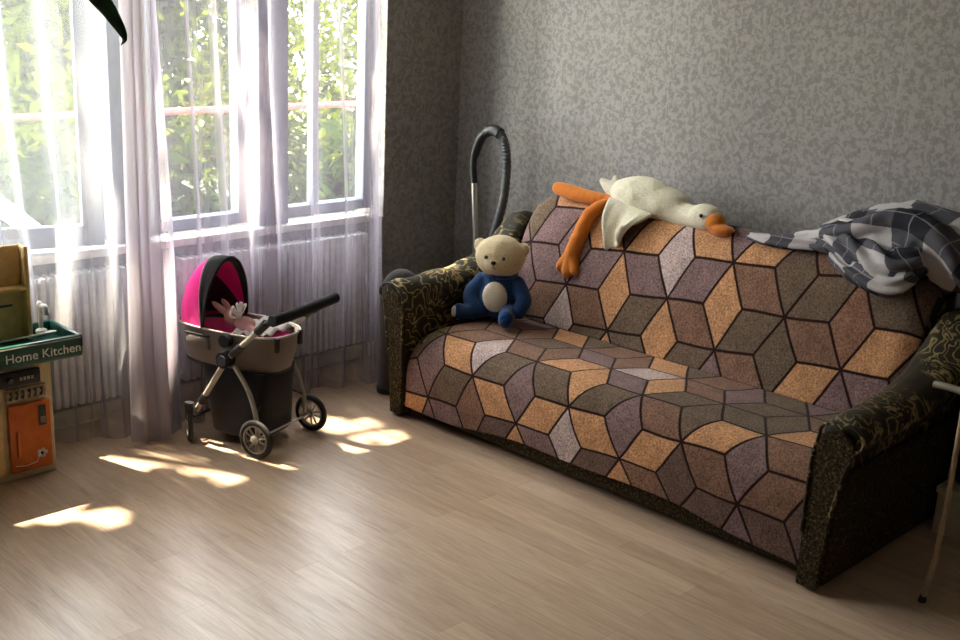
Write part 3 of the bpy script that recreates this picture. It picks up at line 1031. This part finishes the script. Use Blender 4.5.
hd = soft('head', [('e', bp(0.005, 0, 0.262), (0.102, 0.115, 0.097), RB), ('e', bp(0.062, 0, 0.245), (0.048, 0.062, 0.046), RB),
                   ('e', bp(-0.005, 0.092, 0.298), (0.018, 0.030, 0.034), RB), ('e', bp(-0.005, -0.092, 0.298), (0.018, 0.030, 0.034), RB)],
          M['bear'], bear, 0.006, 4, 0.003)
for s in (1, -1):
    bm = bmesh.new(); ellip(bm, bp(0.090, s * 0.036, 0.272), (0.008, 0.0085, 0.0085), RB)
    obj('eye', bm, M['bead'], hd, True)
bm = bmesh.new(); ellip(bm, bp(0.107, 0, 0.255), (0.008, 0.012, 0.009), RB); obj('nose', bm, M['bead'], hd, True)
tb('mouth', [bp(0.107, 0, 0.247), bp(0.106, 0, 0.235), bp(0.103, 0.010, 0.229)], 0.0015, M['bead'], hd, 6)
bm = bmesh.new(); ellip(bm, bp(0.062, 0.0, 0.105), (0.022, 0.058, 0.070), RB); obj('tummy_patch', bm, M['tummy'], bear, True)
bm = bmesh.new(); ellip(bm, bp(0.120, -0.150, 0.042), (0.022, 0.014, 0.026), RB); obj('foot_pad', bm, M['lace'], bear, True)
bm = bmesh.new(); ellip(bm, bp(0.172, 0.077, 0.044), (0.007, 0.026, 0.028), RB); obj('foot_pad', bm, M['blued'], bear, True)
bm = bmesh.new()
tube(bm, [bp(0.062 * math.cos(a) * 0.9, 0.078 * math.sin(a) * 0.85, 0.188) for a in [2 * PI * k / 20 for k in range(21)]], 0.011, 8)
obj('collar', bm, M['blue'], bear, True)

# ------------------------------------------------------------------ goose
g = thing('plush_goose', 'white plush goose with orange legs lying along the top of the sofa backrest', 'soft toy', (4.02, 2.95, 0.93))
gb = soft('body', [('e', (4.03, 3.00, 1.005), (0.085, 0.175, 0.092)), ('e', (4.03, 2.91, 0.995), (0.080, 0.16, 0.078)),
                   ('c', [(4.03, 3.10, 1.01), (4.02, 3.17, 1.02), (4.01, 3.215, 1.045)], [0.050, 0.034, 0.018]),
                   ('c', [(4.03, 3.10, 1.01), (4.05, 3.16, 1.03), (4.06, 3.185, 1.06)], [0.05, 0.03, 0.016]),
                   ('c', [(4.03, 2.86, 0.985), (4.02, 2.78, 0.968), (4.01, 2.70, 0.968)], [0.072, 0.054, 0.052]),
                   ('e', (4.00, 2.655, 0.978), (0.056, 0.076, 0.057))],
          M['goose'], g, 0.007, 4, 0.004)
bk = soft('beak', [('e', (3.980, 2.590, 0.966), (0.042, 0.046, 0.042)), ('e', (3.965, 2.545, 0.952), (0.034, 0.058, 0.018)), ('e', (3.972, 2.555, 0.932), (0.030, 0.048, 0.014))], M['orangep'], gb, 0.005, 2)
bm = bmesh.new(); ellip(bm, (3.944, 2.640, 0.992), (0.006, 0.008, 0.008)); obj('eye', bm, M['bead'], gb, True)
bm = bmesh.new(); ellip(bm, (4.056, 2.640, 0.992), (0.006, 0.008, 0.008)); obj('eye', bm, M['bead'], gb, True)
# near wing: flat, hanging down the front with a ragged tip
def wingpts(u, v):
    top = Vector((3.955, lerp(3.13, 2.89, v), lerp(1.00, 0.96, v)))
    zt = 0.86 - 0.115 * math.exp(-((v - 0.42) / 0.30) ** 2) + 0.014 * math.sin(v * 24) + 0.05 * max(0, v - 0.6)
    bot = Vector((3.905 - 0.015, lerp(3.10, 2.98, v), zt))
    p = top.lerp(bot, u)
    p.x += -0.030 * math.sin(PI * u) - 0.014 * math.sin(v * 10) * u
    return p
wg = grid('wing', 24, 24, wingpts, M['goose'], g, None, 0.018)
ms = wg.modifiers.new('sub', 'SUBSURF'); ms.levels = 1; ms.render_levels = 1
def wing2(u, v):
    p = Vector((4.105, lerp(3.12, 2.92, v), 0.99)).lerp(Vector((4.125, lerp(3.14, 2.98, v), 0.94 + 0.02 * math.sin(v * 9))), u)
    return p
grid('wing', 10, 12, wing2, M['goose'], g, None, 0.012)
soft('leg', [('c', [(4.01, 3.12, 0.965), (3.99, 3.26, 0.968), (3.985, 3.38, 0.975)], [0.030, 0.034, 0.037]), ('c', [(3.985, 3.38, 0.975), (3.98, 3.45, 0.985)], [0.037, 0.030])], M['orangep'], g, 0.006, 3, 0.003)
soft('leg', [('c', [(3.985, 3.16, 0.955), (3.925, 3.20, 0.915), (3.890, 3.225, 0.82), (3.868, 3.245, 0.725)], [0.028, 0.033, 0.036, 0.040]),
             ('c', [(3.868, 3.245, 0.73), (3.850, 3.292, 0.665)], [0.036, 0.026]), ('c', [(3.868, 3.245, 0.73), (3.843, 3.245, 0.645)], [0.036, 0.028]), ('c', [(3.868, 3.245, 0.73), (3.848, 3.205, 0.662)], [0.036, 0.024])],
     M['orangep'], g, 0.006, 3, 0.003)

# ------------------------------------------------------------------ checked blanket heap
def heap(name, pts, rad, tw, mat, parent, ulen, seed, seg=64, squash=1.0, fold=0.16, ns=14):
    P = catmull(pts, ns); R_ = catmull([(r, 0, 0) for r in rad], ns)
    bm = bmesh.new(); uvl = bm.loops.layers.uv.new('UVMap')
    rings = []; uvs = []
    acc = 0
    for i, (p, r) in enumerate(zip(P, R_)):
        t_ = (P[min(i + 1, len(P) - 1)] - P[max(i - 1, 0)]).normalized()
        a = t_.cross(Vector((0, 0, 1))).normalized(); b = a.cross(t_)
        if i: acc += (P[i] - P[i - 1]).length
        row = []; ur = []
        for k in range(seg + 1):
            q = 2 * PI * (k % seg) / seg
            tt = q + tw * i / len(P)
            f = 1 + fold * math.sin(5 * tt + 2.5 * math.sin(acc * 7 + seed) + seed) + fold * 0.7 * noise.noise(Vector((math.cos(q) * 2.2, math.sin(q) * 2.2, acc * 9 + seed)))
            f += 0.10 * noise.noise(Vector((math.cos(q) * 4.5, math.sin(q) * 4.5, acc * 22 + seed)))
            rr = r.x * f
            if k < seg: row.append(bm.verts.new(p + a * math.cos(q) * rr + b * math.sin(q) * rr * squash))
            ur.append((acc * ulen * 0.72 + 0.06 * math.sin(2 * q + seed), k / seg * max(1, round(2 * PI * max(rad) * 3.6)) + acc * 0.8))
        rings.append(row); uvs.append(ur)
    for i in range(len(rings) - 1):
        A, B = rings[i], rings[i + 1]
        for k in range(seg):
            f = bm.faces.new((A[k], A[(k + 1) % seg], B[(k + 1) % seg], B[k]))
            for lp, (x, y) in zip(f.loops, ((i, k), (i, k + 1), (i + 1, k + 1), (i + 1, k))): lp[uvl].uv = uvs[x][y]
    bm.faces.new(rings[0][::-1]); bm.faces.new(rings[-1])
    return obj(name, bm, mat, parent, True)
bl = thing('checked_blanket', 'crumpled grey and charcoal checked blanket heaped on the right end of the backrest', 'blanket', (4.02, 1.9, 0.93))
heap('heap', [(4.00, 2.22, 0.965), (4.00, 2.08, 0.99), (4.01, 1.93, 1.03), (4.03, 1.78, 1.055), (4.03, 1.66, 1.03), (4.03, 1.55, 0.97), (4.03, 1.46, 0.90)], [0.030, 0.065, 0.10, 0.118, 0.12, 0.10, 0.05], 2.0, M['plaid'], bl, 5.0, 1.0, squash=0.92)
heap('fold', [(3.965, 2.42, 0.945), (3.96, 2.33, 0.945), (3.97, 2.22, 0.955), (3.985, 2.10, 0.97)], [0.014, 0.022, 0.028, 0.03], 1.2, M['plaid'], bl, 7.0, 3.0, 32)
heap('fold', [(3.985, 2.12, 1.00), (3.94, 1.99, 0.985), (3.915, 1.87, 0.965), (3.905, 1.77, 0.955), (3.93, 1.69, 1.0)], [0.03, 0.05, 0.062, 0.07, 0.05], 3.0, M['plaid'], bl, 6.0, 5.0, 48, 0.9, 0.2)
heap('fold', [(3.92, 2.03, 0.945), (3.885, 1.93, 0.915), (3.87, 1.83, 0.895), (3.87, 1.75, 0.90), (3.89, 1.70, 0.95)], [0.02, 0.034, 0.044, 0.044, 0.03], 3.0, M['plaid'], bl, 6.0, 8.0, 40, 0.9, 0.22)
heap('fold', [(4.02, 2.14, 1.02), (4.03, 2.0, 1.085), (4.04, 1.85, 1.13), (4.05, 1.70, 1.12)], [0.015, 0.026, 0.03, 0.02], 2.0, M['plaid'], bl, 6.0, 9.0, 32, 0.8, 0.15)
bx('care_label', (3.935, 1.985, 1.075), (3.975, 2.03, 1.082), M['tag'], bl, 0.001, 1)

# ------------------------------------------------------------------ vacuum cleaner (tube, grip and hose in the corner)
v = thing('vacuum_cleaner', 'grey vacuum cleaner tube and looped hose standing in the corner behind the sofa', 'vacuum cleaner', (4.02, 4.0, 0))
tb('steel_tube', [(3.99, 3.975, 0.06), (4.0, 3.99, 0.64), (4.0, 4.018, 0.93)], 0.0145, M['chrome'], v, 16)
tb('hand_grip', catmull([(4.0, 4.018, 0.925), (4.0, 4.030, 1.03), (4.0, 3.995, 1.135), (4.0, 3.945, 1.185), (4.0, 3.895, 1.197), (4.0, 3.855, 1.185)], 6), [0.018] * 8 + [0.024] * 10 + [0.028] * 13, M['black'], v, 14)
P = catmull([(4.0, 3.862, 1.188), (4.0, 3.825, 1.15), (4.0, 3.802, 1.05), (4.0, 3.812, 0.87), (4.0, 3.872, 0.66), (4.0, 3.90, 0.45), (3.98, 3.92, 0.25), (3.9, 4.0, 0.13)], 22)
tb('hose', P, [0.0205 + 0.002 * math.cos(i * 1.9) for i in range(len(P))], M['hose'], v, 14)
bx('floor_nozzle', (3.90, 3.93, 0.0), (4.10, 4.00, 0.05), M['black'], v, 0.015)
bm = bmesh.new(); ellip(bm, (3.80, 4.05, 0.115), (0.15, 0.11, 0.10)); obj('motor_body', bm, M['dgrey'], v, True)
for s in (-1, 1):
    tb('wheel', [(3.80, 4.05 + s * 0.095, 0.045), (3.80, 4.05 + s * 0.118, 0.045)], 0.045, M['black'], v, 16)

# ------------------------------------------------------------------ dark padded roll between curtain and sofa
r_ = thing('padded_bolster', 'dark charcoal round topped padded bolster standing between curtain and far sofa arm', 'bolster', (3.5, 3.96, 0))
pts = [(x - 0.085, y, z) for x, y, z in [(3.455, 3.90, 0.015), (3.455, 3.90, 0.30), (3.457, 3.90, 0.46), (3.48, 3.90, 0.52), (3.52, 3.90, 0.535), (3.575, 3.90, 0.50), (3.60, 3.90, 0.42), (3.61, 3.90, 0.20), (3.61, 3.90, 0.015)]]
tb('padding', catmull(pts, 6), [0.052] * 49, M['padd'], r_, 16)
tb('end_band', [(3.37, 3.90, 0.004), (3.37, 3.90, 0.03)], 0.056, M['black'], r_, 16)
tb('end_band', [(3.525, 3.90, 0.004), (3.525, 3.90, 0.03)], 0.056, M['black'], r_, 16)

# ------------------------------------------------------------------ walking cane, box, bag at right
c = thing('walking_cane', 'pale grey walking cane with a flat handle leaning at the right edge', 'walking cane', (3.42, 1.30, 0))
tb('shaft', [(3.42, 1.302, 0.012), (3.42, 1.285, 0.155), (3.42, 1.276, 0.37), (3.42, 1.275, 0.71)], [0.0095, 0.009, 0.0085, 0.0085], M['canew'], c, 12)
tb('rubber_tip', [(3.42, 1.304, 0.0), (3.42, 1.302, 0.022)], [0.014, 0.011], M['rubber'], c, 12)
tb('handle', catmull([(3.42, 1.375, 0.722), (3.42, 1.34, 0.724), (3.42, 1.29, 0.722), (3.42, 1.255, 0.715)], 5), 0.014, M['chrome'], c, 14, flat=0.8)
s_ = thing('storage_box', 'low cream storage box on the floor right of the sofa', 'box', (4.04, 1.40, 0))
bx('box_body', (3.95, 1.12, 0.0), (4.13, 1.515, 0.155), M['skirt'], s_, 0.006)
bx('lid', (3.943, 1.115, 0.156), (4.137, 1.52, 0.185), M['skirt'], s_, 0.006)
bg_ = thing('black_bag', 'black soft bag on the cream box in the dark corner right of the sofa', 'bag', (4.04, 1.4, 0.19))
bm = bmesh.new(); box(bm, (3.955, 1.13, 0.188), (4.12, 1.50, 0.70), 0.06, 4)
for q in bm.verts: q.co += Vector((1, 0.6, 0.4)) * 0.010 * noise.noise(q.co * 9)
obj('bag_body', bm, M['stroll_dark'], bg_, True)
tb('bag_strap', catmull([(4.03, 1.22, 0.68), (4.03, 1.25, 0.80), (4.03, 1.38, 0.80), (4.03, 1.42, 0.68)], 6), 0.009, M['black'], bg_, 8)

# ------------------------------------------------------------------ toy kitchen
k = thing('toy_kitchen', 'cream toy play kitchen with green counter and orange oven door', 'toy kitchen', (1.5, 4.05, 0))
bx('cabinet', (1.16, 3.985, 0.0), (1.785, 4.17, 0.468), M['cream'], k, 0.010, 3)
bx('oven_door', (1.605, 3.967, 0.035), (1.765, 3.984, 0.300), M['orange'], k, 0.007, 3)
dr = bpy.data.objects[-1] if False else k
door = [o for o in k.children if o.name.startswith('oven_door')][0]
bx('door_handle', (1.628, 3.953, 0.10), (1.638, 3.966, 0.20), M['orange'], door, 0.003)
bx('door_window', (1.716, 3.962, 0.205), (1.745, 3.9668, 0.285), M['dgrey'], door, 0.002)
bx('sticker', (1.722, 3.959, 0.215), (1.740, 3.9618, 0.24), M['relief'], door, 0.0)
for q in range(5):
    a = 2 * PI * q / 5
    bm = bmesh.new(); ellip(bm, (1.722 + 0.013 * math.cos(a), 3.966, 0.095 + 0.013 * math.sin(a)), (0.008, 0.002, 0.008)); obj('flower_petal', bm, M['lace'], door, True)
bm = bmesh.new(); ellip(bm, (1.722, 3.965, 0.095), (0.006, 0.003, 0.006)); obj('flower_centre', bm, M['blued'], door, True)
tb('stem_print', [(1.62, 3.966, 0.065), (1.66, 3.966, 0.058), (1.70, 3.966, 0.064), (1.712, 3.966, 0.085)], 0.0015, M['lace'], door, 6)
bx('oven_door', (1.20, 3.967, 0.035), (1.585, 3.984, 0.300), M['creamd'], k, 0.007, 3)
rl = bx('relief_panel', (1.605, 3.975, 0.312), (1.755, 3.984, 0.362), M['relief'], k, 0.003)
for q in range(6):
    x = 1.618 + q * 0.023
    tb('utensil_relief', [(x, 3.972, 0.322), (x + 0.006, 3.971, 0.337), (x + 0.002, 3.972, 0.352)], [0.006, 0.003, 0.007], M['dgrey'], rl, 8)
cp = bx('control_panel', (1.30, 3.966, 0.372), (1.735, 3.984, 0.430), M['black'], k, 0.006)
def text(s, size, loc, mat, parent, name, rot=(PI / 2, 0, 0), ext=0.001, sp=1.0):
    cu = bpy.data.curves.new(name, 'FONT'); cu.body = s; cu.size = size; cu.extrude = ext; cu.space_character = sp
    o = bpy.data.objects.new(name + '_src', cu); COL.objects.link(o)
    dg = bpy.context.evaluated_depsgraph_get()
    me = bpy.data.meshes.new_from_object(o.evaluated_get(dg))
    bpy.data.objects.remove(o, do_unlink=True)
    me.transform(Matrix.Translation(loc) @ Matrix.Rotation(PI / 2, 4, 'X'))
    me.materials.clear()
    return link(name, me, mat, parent)
for q in range(4):
    bx('button', (1.655 + q * 0.014, 3.963, 0.394), (1.664 + q * 0.014, 3.9658, 0.406), M['silver'], cp, 0.0)
tb('dial', [(1.62, 3.965, 0.40), (1.62, 3.955, 0.40)], 0.010, M['dgrey'], cp, 14)
# counter tray
bm = bmesh.new()
box(bm, (1.14, 3.88, 0.470), (1.865, 4.135, 0.512), 0.012, 3)
for lo, hi in (((1.14, 3.88, 0.505), (1.865, 3.900, 0.555)), ((1.14, 4.115, 0.505), (1.865, 4.135, 0.555)), ((1.845, 3.88, 0.505), (1.865, 4.135, 0.555)), ((1.14, 3.88, 0.505), (1.16, 4.135, 0.555))):
    box(bm, lo, hi, 0.007, 2)
ctp = obj('countertop', bm, M['green'], k, 'auto')
text('Home', 0.047, (1.572, 3.8785, 0.494), M['white'], ctp, 'lettering', sp=1.02)
text('Kitchen', 0.047, (1.705, 3.8785, 0.494), M['white'], ctp, 'lettering', sp=1.02)
tb('rim_line', [(1.15, 3.8795, 0.546), (1.855, 3.8795, 0.546)], 0.0022, M['silver'], ctp, 6)
# back shelf
bm = bmesh.new()
box(bm, (1.20, 4.095, 0.514), (1.752, 4.113, 0.868), 0.008, 3)
box(bm, (1.735, 4.045, 0.514), (1.752, 4.096, 0.868), 0.008, 3)
box(bm, (1.20, 4.045, 0.706), (1.736, 4.096, 0.718), 0.003, 2)
bs = obj('back_shelf', bm, M['creamd'], k, 'auto')
bx('slot', (1.60, 4.092, 0.640), (1.70, 4.0945, 0.648), M['dgrey'], bs)
fa = thing('toy_faucet', 'small white toy faucet standing at the back corner of the green toy counter', 'toy faucet', (1.80, 4.09, 0.514))
bm = bmesh.new(); ellip(bm, (1.80, 4.085, 0.528), (0.022, 0.022, 0.014)); obj('base', bm, M['white'], fa, True)
tb('spout', catmull([(1.80, 4.085, 0.53), (1.80, 4.085, 0.59), (1.803, 4.075, 0.625), (1.806, 4.05, 0.628), (1.806, 4.042, 0.60)], 5), [0.008] * 8 + [0.010] * 13, M['white'], fa, 12)
bm = bmesh.new(); ellip(bm, (1.80, 4.088, 0.628), (0.013, 0.014, 0.018)); obj('tap_knob', bm, M['white'], fa, True)
sp_ = thing('toy_spoon', 'small pale toy spoon lying in the green counter tray', 'toy spoon', (1.72, 3.99, 0.52))
tb('spoon_handle', [(1.56, 3.985, 0.545), (1.76, 3.98, 0.550)], 0.003, M['silver'], sp_, 8)
bm = bmesh.new(); ellip(bm, (1.785, 3.98, 0.553), (0.026, 0.014, 0.005)); obj('spoon_bowl', bm, M['silver'], sp_, True)

# ------------------------------------------------------------------ doll stroller
W0 = Vector((2.437, 3.616, 0)); l_ = Vector((0.954, 0.30, 0)).normalized(); w_ = Vector((-l_.y, l_.x, 0))
def sp3(a, b, c_): return W0 + l_ * a + w_ * b + Vector((0, 0, c_))
st = thing('doll_stroller', 'grey and hot pink toy doll stroller standing in front of the curtain', 'doll stroller', tuple(sp3(0.185, 0.17, 0)))
RS = Matrix((l_, w_, U)).transposed()
TR = 0.37
def wheel(a, b, r, yaw, spokes=True):
    ax = (Matrix.Rotation(yaw, 3, 'Z') @ l_).normalized()
    c_ = sp3(a, b, r + 0.001)
    e1 = Vector((0, 0, 1)); e2 = ax.cross(e1).normalized()
    bm = bmesh.new()
    tube(bm, [c_ + (e1 * math.cos(q) + e2 * math.sin(q)) * (r - 0.010) for q in [2 * PI * i / 36 for i in range(37)]], 0.010, 10, cap=False, flat=1.3)
    wh = obj('wheel', bm, M['rubber'], st, True)
    bm = bmesh.new()
    for sgn in (-1, 1):
        tube(bm, [c_ + ax * 0.006 * sgn + (e1 * math.cos(q) + e2 * math.sin(q)) * (r - 0.022) for q in [2 * PI * i / 36 for i in range(37)]], 0.0035, 8, cap=False)
    for i in range(5):
        q = 2 * PI * i / 5 + 0.3
        d = e1 * math.cos(q) + e2 * math.sin(q)
        n_ = e1 * -math.sin(q) + e2 * math.cos(q)
        for sg in (-1, 1):
            tube(bm, [c_ + n_ * 0.006 * sg + d * 0.015, c_ + n_ * 0.014 * sg + d * (r - 0.022)], 0.004, 6)
    obj('rim', bm, M['silver'], wh, 'auto')
    bm = bmesh.new()
    tube(bm, [c_ - ax * 0.018, c_ - ax * 0.012, c_ + ax * 0.012, c_ + ax * 0.018], [0.010, 0.019, 0.019, 0.010], 16)
    obj('hub', bm, M['silver'], wh, 'auto')
    return c_
wheel(0.0, 0, 0.078, 0); wheel(TR, 0, 0.078, 0)
wheel(0.0, 0.345, 0.070, math.radians(-42)); wheel(TR, 0.345, 0.070, math.radians(-20))
# axle and folding cross braces
tb('rear_axle', [sp3(0.015, 0, 0.079), sp3(TR - 0.015, 0, 0.079)], 0.005, M['chrome'], st, 10)
for a in (0.0, TR):
    s = 1 if a == 0 else -1
    a1 = a + s * 0.026
    # curved rear leg
    tb('rear_leg', catmull([sp3(a1, 0.012, 0.085), sp3(a1, 0.022, 0.17), sp3(a1, 0.06, 0.27), sp3(a1, 0.125, 0.355)], 6), [0.010] * 19, M['silver'], st, 12)
    # main tube from front wheel to the handle
    tb('main_tube', [sp3(a1, 0.325, 0.13), sp3(a1, 0.165, 0.375), sp3(a1, -0.02, 0.545)], 0.012, M['silver'], st, 12)
    tb('front_fork', [sp3(a, 0.345, 0.075), sp3(a, 0.342, 0.165)], [0.012, 0.020], M['black'], st, 12)
    tb('clamp', [sp3(a1, 0.30, 0.168), sp3(a1, 0.275, 0.206)], 0.0165, M['black'], st, 12)
    tb('clamp', [sp3(a1, 0.135, 0.402), sp3(a1, 0.085, 0.448)], 0.0165, M['black'], st, 12)
    tb('clamp', [sp3(a1, 0.010, 0.518), sp3(a1, -0.035, 0.560)], 0.018, M['black'], st, 12)
    hb = tb('hinge_hub', [sp3(a1 - 0.02, 0.170, 0.375), sp3(a1 + 0.02, 0.170, 0.375)], 0.034, M['black'], st, 24)
    tb('hub_cap', [sp3(a1 - s * 0.0225, 0.170, 0.375), sp3(a1 - s * 0.0275, 0.170, 0.375)], 0.022, M['dgrey'], hb, 20)
    tb('knob', [sp3(a1 - s * 0.018, 0.165, 0.455), sp3(a1 + s * 0.012, 0.165, 0.455)], 0.026, M['black'], st, 20)
    tb('handle_arm', [sp3(a1, -0.03, 0.556), sp3(a1, -0.075, 0.580)], 0.013, M['black'], st, 12)
tb('front_axle', [sp3(0.02, 0.335, 0.10), sp3(TR - 0.02, 0.335, 0.10)], 0.006, M['black'], st, 10)
tb('cross_brace', [sp3(0.03, 0.02, 0.17), sp3(TR - 0.03, 0.13, 0.33)], 0.004, M['black'], st, 8)
tb('cross_brace', [sp3(TR - 0.03, 0.02, 0.17), sp3(0.03, 0.13, 0.33)], 0.004, M['black'], st, 8)
tb('handle_bar', catmull([sp3(-0.004, -0.085, 0.583), sp3(0.18, -0.100, 0.590), sp3(0.405, -0.095, 0.594)], 4), 0.0225, M['foam'], st, 16)
bm = bmesh.new(); ellip(bm, sp3(0.27, -0.085, 0.568), (0.028, 0.012, 0.014), RS); obj('release_button', bm, M['black'], st, True)
# bassinet: open tapered tub
def superel(cx, cy, rx, ry, z, n=44, p=2.8):
    out = []
    for i in range(n):
        q = 2 * PI * i / n
        cq, sq = math.cos(q), math.sin(q)
        out.append(sp3(cx + rx * abs(cq) ** (2 / p) * (1 if cq > 0 else -1), cy + ry * abs(sq) ** (2 / p) * (1 if sq > 0 else -1), z))
    return out
def shell(levels, mat, name, parent, cap=True, n=44, p=2.8):
    bm = bmesh.new(); prev = None; pw = p
    for lv in levels:
        cur = [bm.verts.new(p + Vector((0, 0, 0.004 * noise.noise(p * 14))) ) for p in superel(*lv, n=n, p=pw)]
        if prev:
            for i in range(n): bm.faces.new((prev[i], prev[(i + 1) % n], cur[(i + 1) % n], cur[i]))
        elif cap: bm.faces.new(cur[::-1])
        prev = cur
    return bm, prev
BC = (0.185, 0.232)
bm, top = shell([(BC[0], BC[1], 0.105, 0.205, 0.312), (BC[0], BC[1], 0.122, 0.236, 0.324), (BC[0], BC[1], 0.134, 0.258, 0.40), (BC[0], BC[1], 0.142, 0.272, 0.468), (BC[0], BC[1], 0.143, 0.273, 0.476), (BC[0], BC[1], 0.134, 0.264, 0.474), (BC[0], BC[1], 0.124, 0.25, 0.40), (BC[0], BC[1], 0.10, 0.21, 0.37)], None, '', None)
bm.faces.new(top)
bas = obj('bassinet', bm, M['stroll_grey'], st, True)
bm = bmesh.new(); pr = superel(BC[0], BC[1], 0.143, 0.273, 0.478); tube(bm, pr + [pr[0]], 0.005, 8, cap=False); obj('rim_rail', bm, M['silver'], bas, True)
bm = bmesh.new(); pr = superel(BC[0], BC[1], 0.120, 0.232, 0.320); tube(bm, pr + [pr[0]], 0.006, 8, cap=False); obj('bottom_piping', bm, M['black'], bas, True)
for a in (0.09, 0.24):
    bx('strap_loop', (a - 0.010, -0.045, 0.425), (a + 0.010, -0.030, 0.484), M['black'], bas, 0.003, 2, Matrix.Translation(W0) @ RS.to_4x4())
bx('side_pocket', (0.038, 0.27, 0.390), (0.060, 0.385, 0.448), M['stroll_grey'], bas, 0.005, 2, Matrix.Translation(W0) @ RS.to_4x4())
bx('pocket_piping', (0.036, 0.265, 0.446), (0.060, 0.390, 0.454), M['black'], bas, 0.002, 2, Matrix.Translation(W0) @ RS.to_4x4())
# pink mattress and ruffled cover
bm, top = shell([(BC[0], BC[1], 0.119, 0.240, 0.402), (BC[0], BC[1], 0.123, 0.246, 0.43), (BC[0], BC[1], 0.112, 0.232, 0.455), (BC[0], BC[1], 0.06, 0.17, 0.462)], None, '', None)
bm.faces.new(top); obj('mattress', bm, M['pink'], bas, True)
# hood: half dome with a charcoal front band and hot pink shell
HP = (BC[0], 0.305, 0.474)
def hood_pt(th, ph, rx=0.148, ry=0.165, rz=0.268):
    # th: 0..pi side to side, ph: tilt of the bow from forward-down to upright/backwards
    c_ = math.cos(th); s_h = math.sin(th)
    return sp3(HP[0] + rx * c_, HP[1] + ry * s_h * math.cos(ph) , HP[2] + rz * s_h * math.sin(ph))
def hood(name, p0, p1, mat, thick, parent, scale=1.0, nn=22):
    return grid(name, 40, nn, lambda u, v_: hood_pt(PI * u, lerp(p0, p1, v_), 0.138 * scale * (1 + 0.012 * math.sin(v_ * 3 * PI)), 0.200 * scale, 0.275 * scale), mat, parent, None, thick)
rad_ = math.radians
hd_ = hood('hood_shell', rad_(-4), rad_(76), M['pink'], 0.004, st)
hood('hood_band', rad_(76), rad_(97), M['stroll_dark'], 0.004, hd_, 1.012, 8)
hood('hood_lining', rad_(0), rad_(50), M['plum'], 0.002, hd_, 0.955)
hood('hood_lining', rad_(50), rad_(88), M['pink'], 0.002, hd_, 0.955)
hood('hood_lining', rad_(88), rad_(97), M['stroll_dark'], 0.002, hd_, 0.955, 5)
tb('hood_bow', [hood_pt(PI * i / 30, rad_(98), 0.139, 0.201, 0.276) for i in range(31)], 0.008, M['stroll_dark'], hd_, 8)
tb('hood_seam', [hood_pt(PI * i / 30, rad_(76), 0.1405, 0.204, 0.279) for i in range(31)], 0.004, M['silver'], hd_, 8)
tb('hood_edge', [hood_pt(PI * i / 60, rad_(97), 0.143, 0.206, 0.281) for i in range(22)], 0.006, M['silver'], hd_, 8)
# lower basket
bm, top = shell([(0.185, 0.165, 0.120, 0.125, 0.040), (0.185, 0.165, 0.126, 0.132, 0.048), (0.185, 0.175, 0.128, 0.15, 0.20), (0.185, 0.18, 0.125, 0.17, 0.325), (0.185, 0.18, 0.120, 0.165, 0.325), (0.185, 0.175, 0.115, 0.14, 0.20), (0.185, 0.17, 0.10, 0.12, 0.06)], None, '', None, p=5.5)
bm.faces.new(top); obj('lower_basket', bm, M['stroll_dark'], st, True)

# doll bunny lying in the bassinet
bn = thing('plush_bunny', 'dusty pink plush bunny with a white lace bow lying in the stroller', 'soft toy', tuple(sp3(0.15, 0.17, 0.46)))
soft('body', [('e', sp3(0.14, 0.16, 0.497), (0.036, 0.05, 0.032), RS), ('e', sp3(0.14, 0.225, 0.515), (0.034, 0.034, 0.034), RS),
              ('c', [sp3(0.13, 0.245, 0.53), sp3(0.118, 0.28, 0.555), sp3(0.112, 0.30, 0.57)], [0.013, 0.014, 0.009]),
              ('c', [sp3(0.155, 0.245, 0.53), sp3(0.165, 0.28, 0.555), sp3(0.17, 0.30, 0.568)], [0.013, 0.014, 0.009]),
              ('c', [sp3(0.12, 0.12, 0.49), sp3(0.11, 0.08, 0.485)], [0.017, 0.016]), ('c', [sp3(0.16, 0.12, 0.49), sp3(0.17, 0.08, 0.485)], [0.017, 0.016])],
     M['bunny'], bn, 0.005, 3)
bm = bmesh.new()
for i in range(5):
    a = 0.5 + i * 0.55
    pth = [sp3(0.12, 0.175, 0.525), sp3(0.12 + 0.035 * math.cos(a), 0.175 + 0.01, 0.545 + 0.035 * math.sin(a)), sp3(0.12 + 0.055 * math.cos(a + .3), 0.17, 0.535 + 0.05 * math.sin(a + .3)), sp3(0.122, 0.172, 0.528)]
    tube(bm, catmull(pth, 5), 0.006, 8, flat=0.5)
obj('lace_bow', bm, M['lace'], bn, True)
cv = grid('lace_blanket', 24, 24, lambda u, v_: sp3(lerp(0.085, 0.30, u), lerp(0.03, 0.19, v_), 0.478 + 0.030 * math.sin(PI * u) * math.sin(PI * v_) + 0.008 * math.sin(u * 17 + v_ * 5) + 0.006 * math.sin(v_ * 23)), M['lace'], None, None, 0.004)
tag(cv, 'crumpled pale pink lace cloth lying in the stroller beside the bunny', 'cloth')
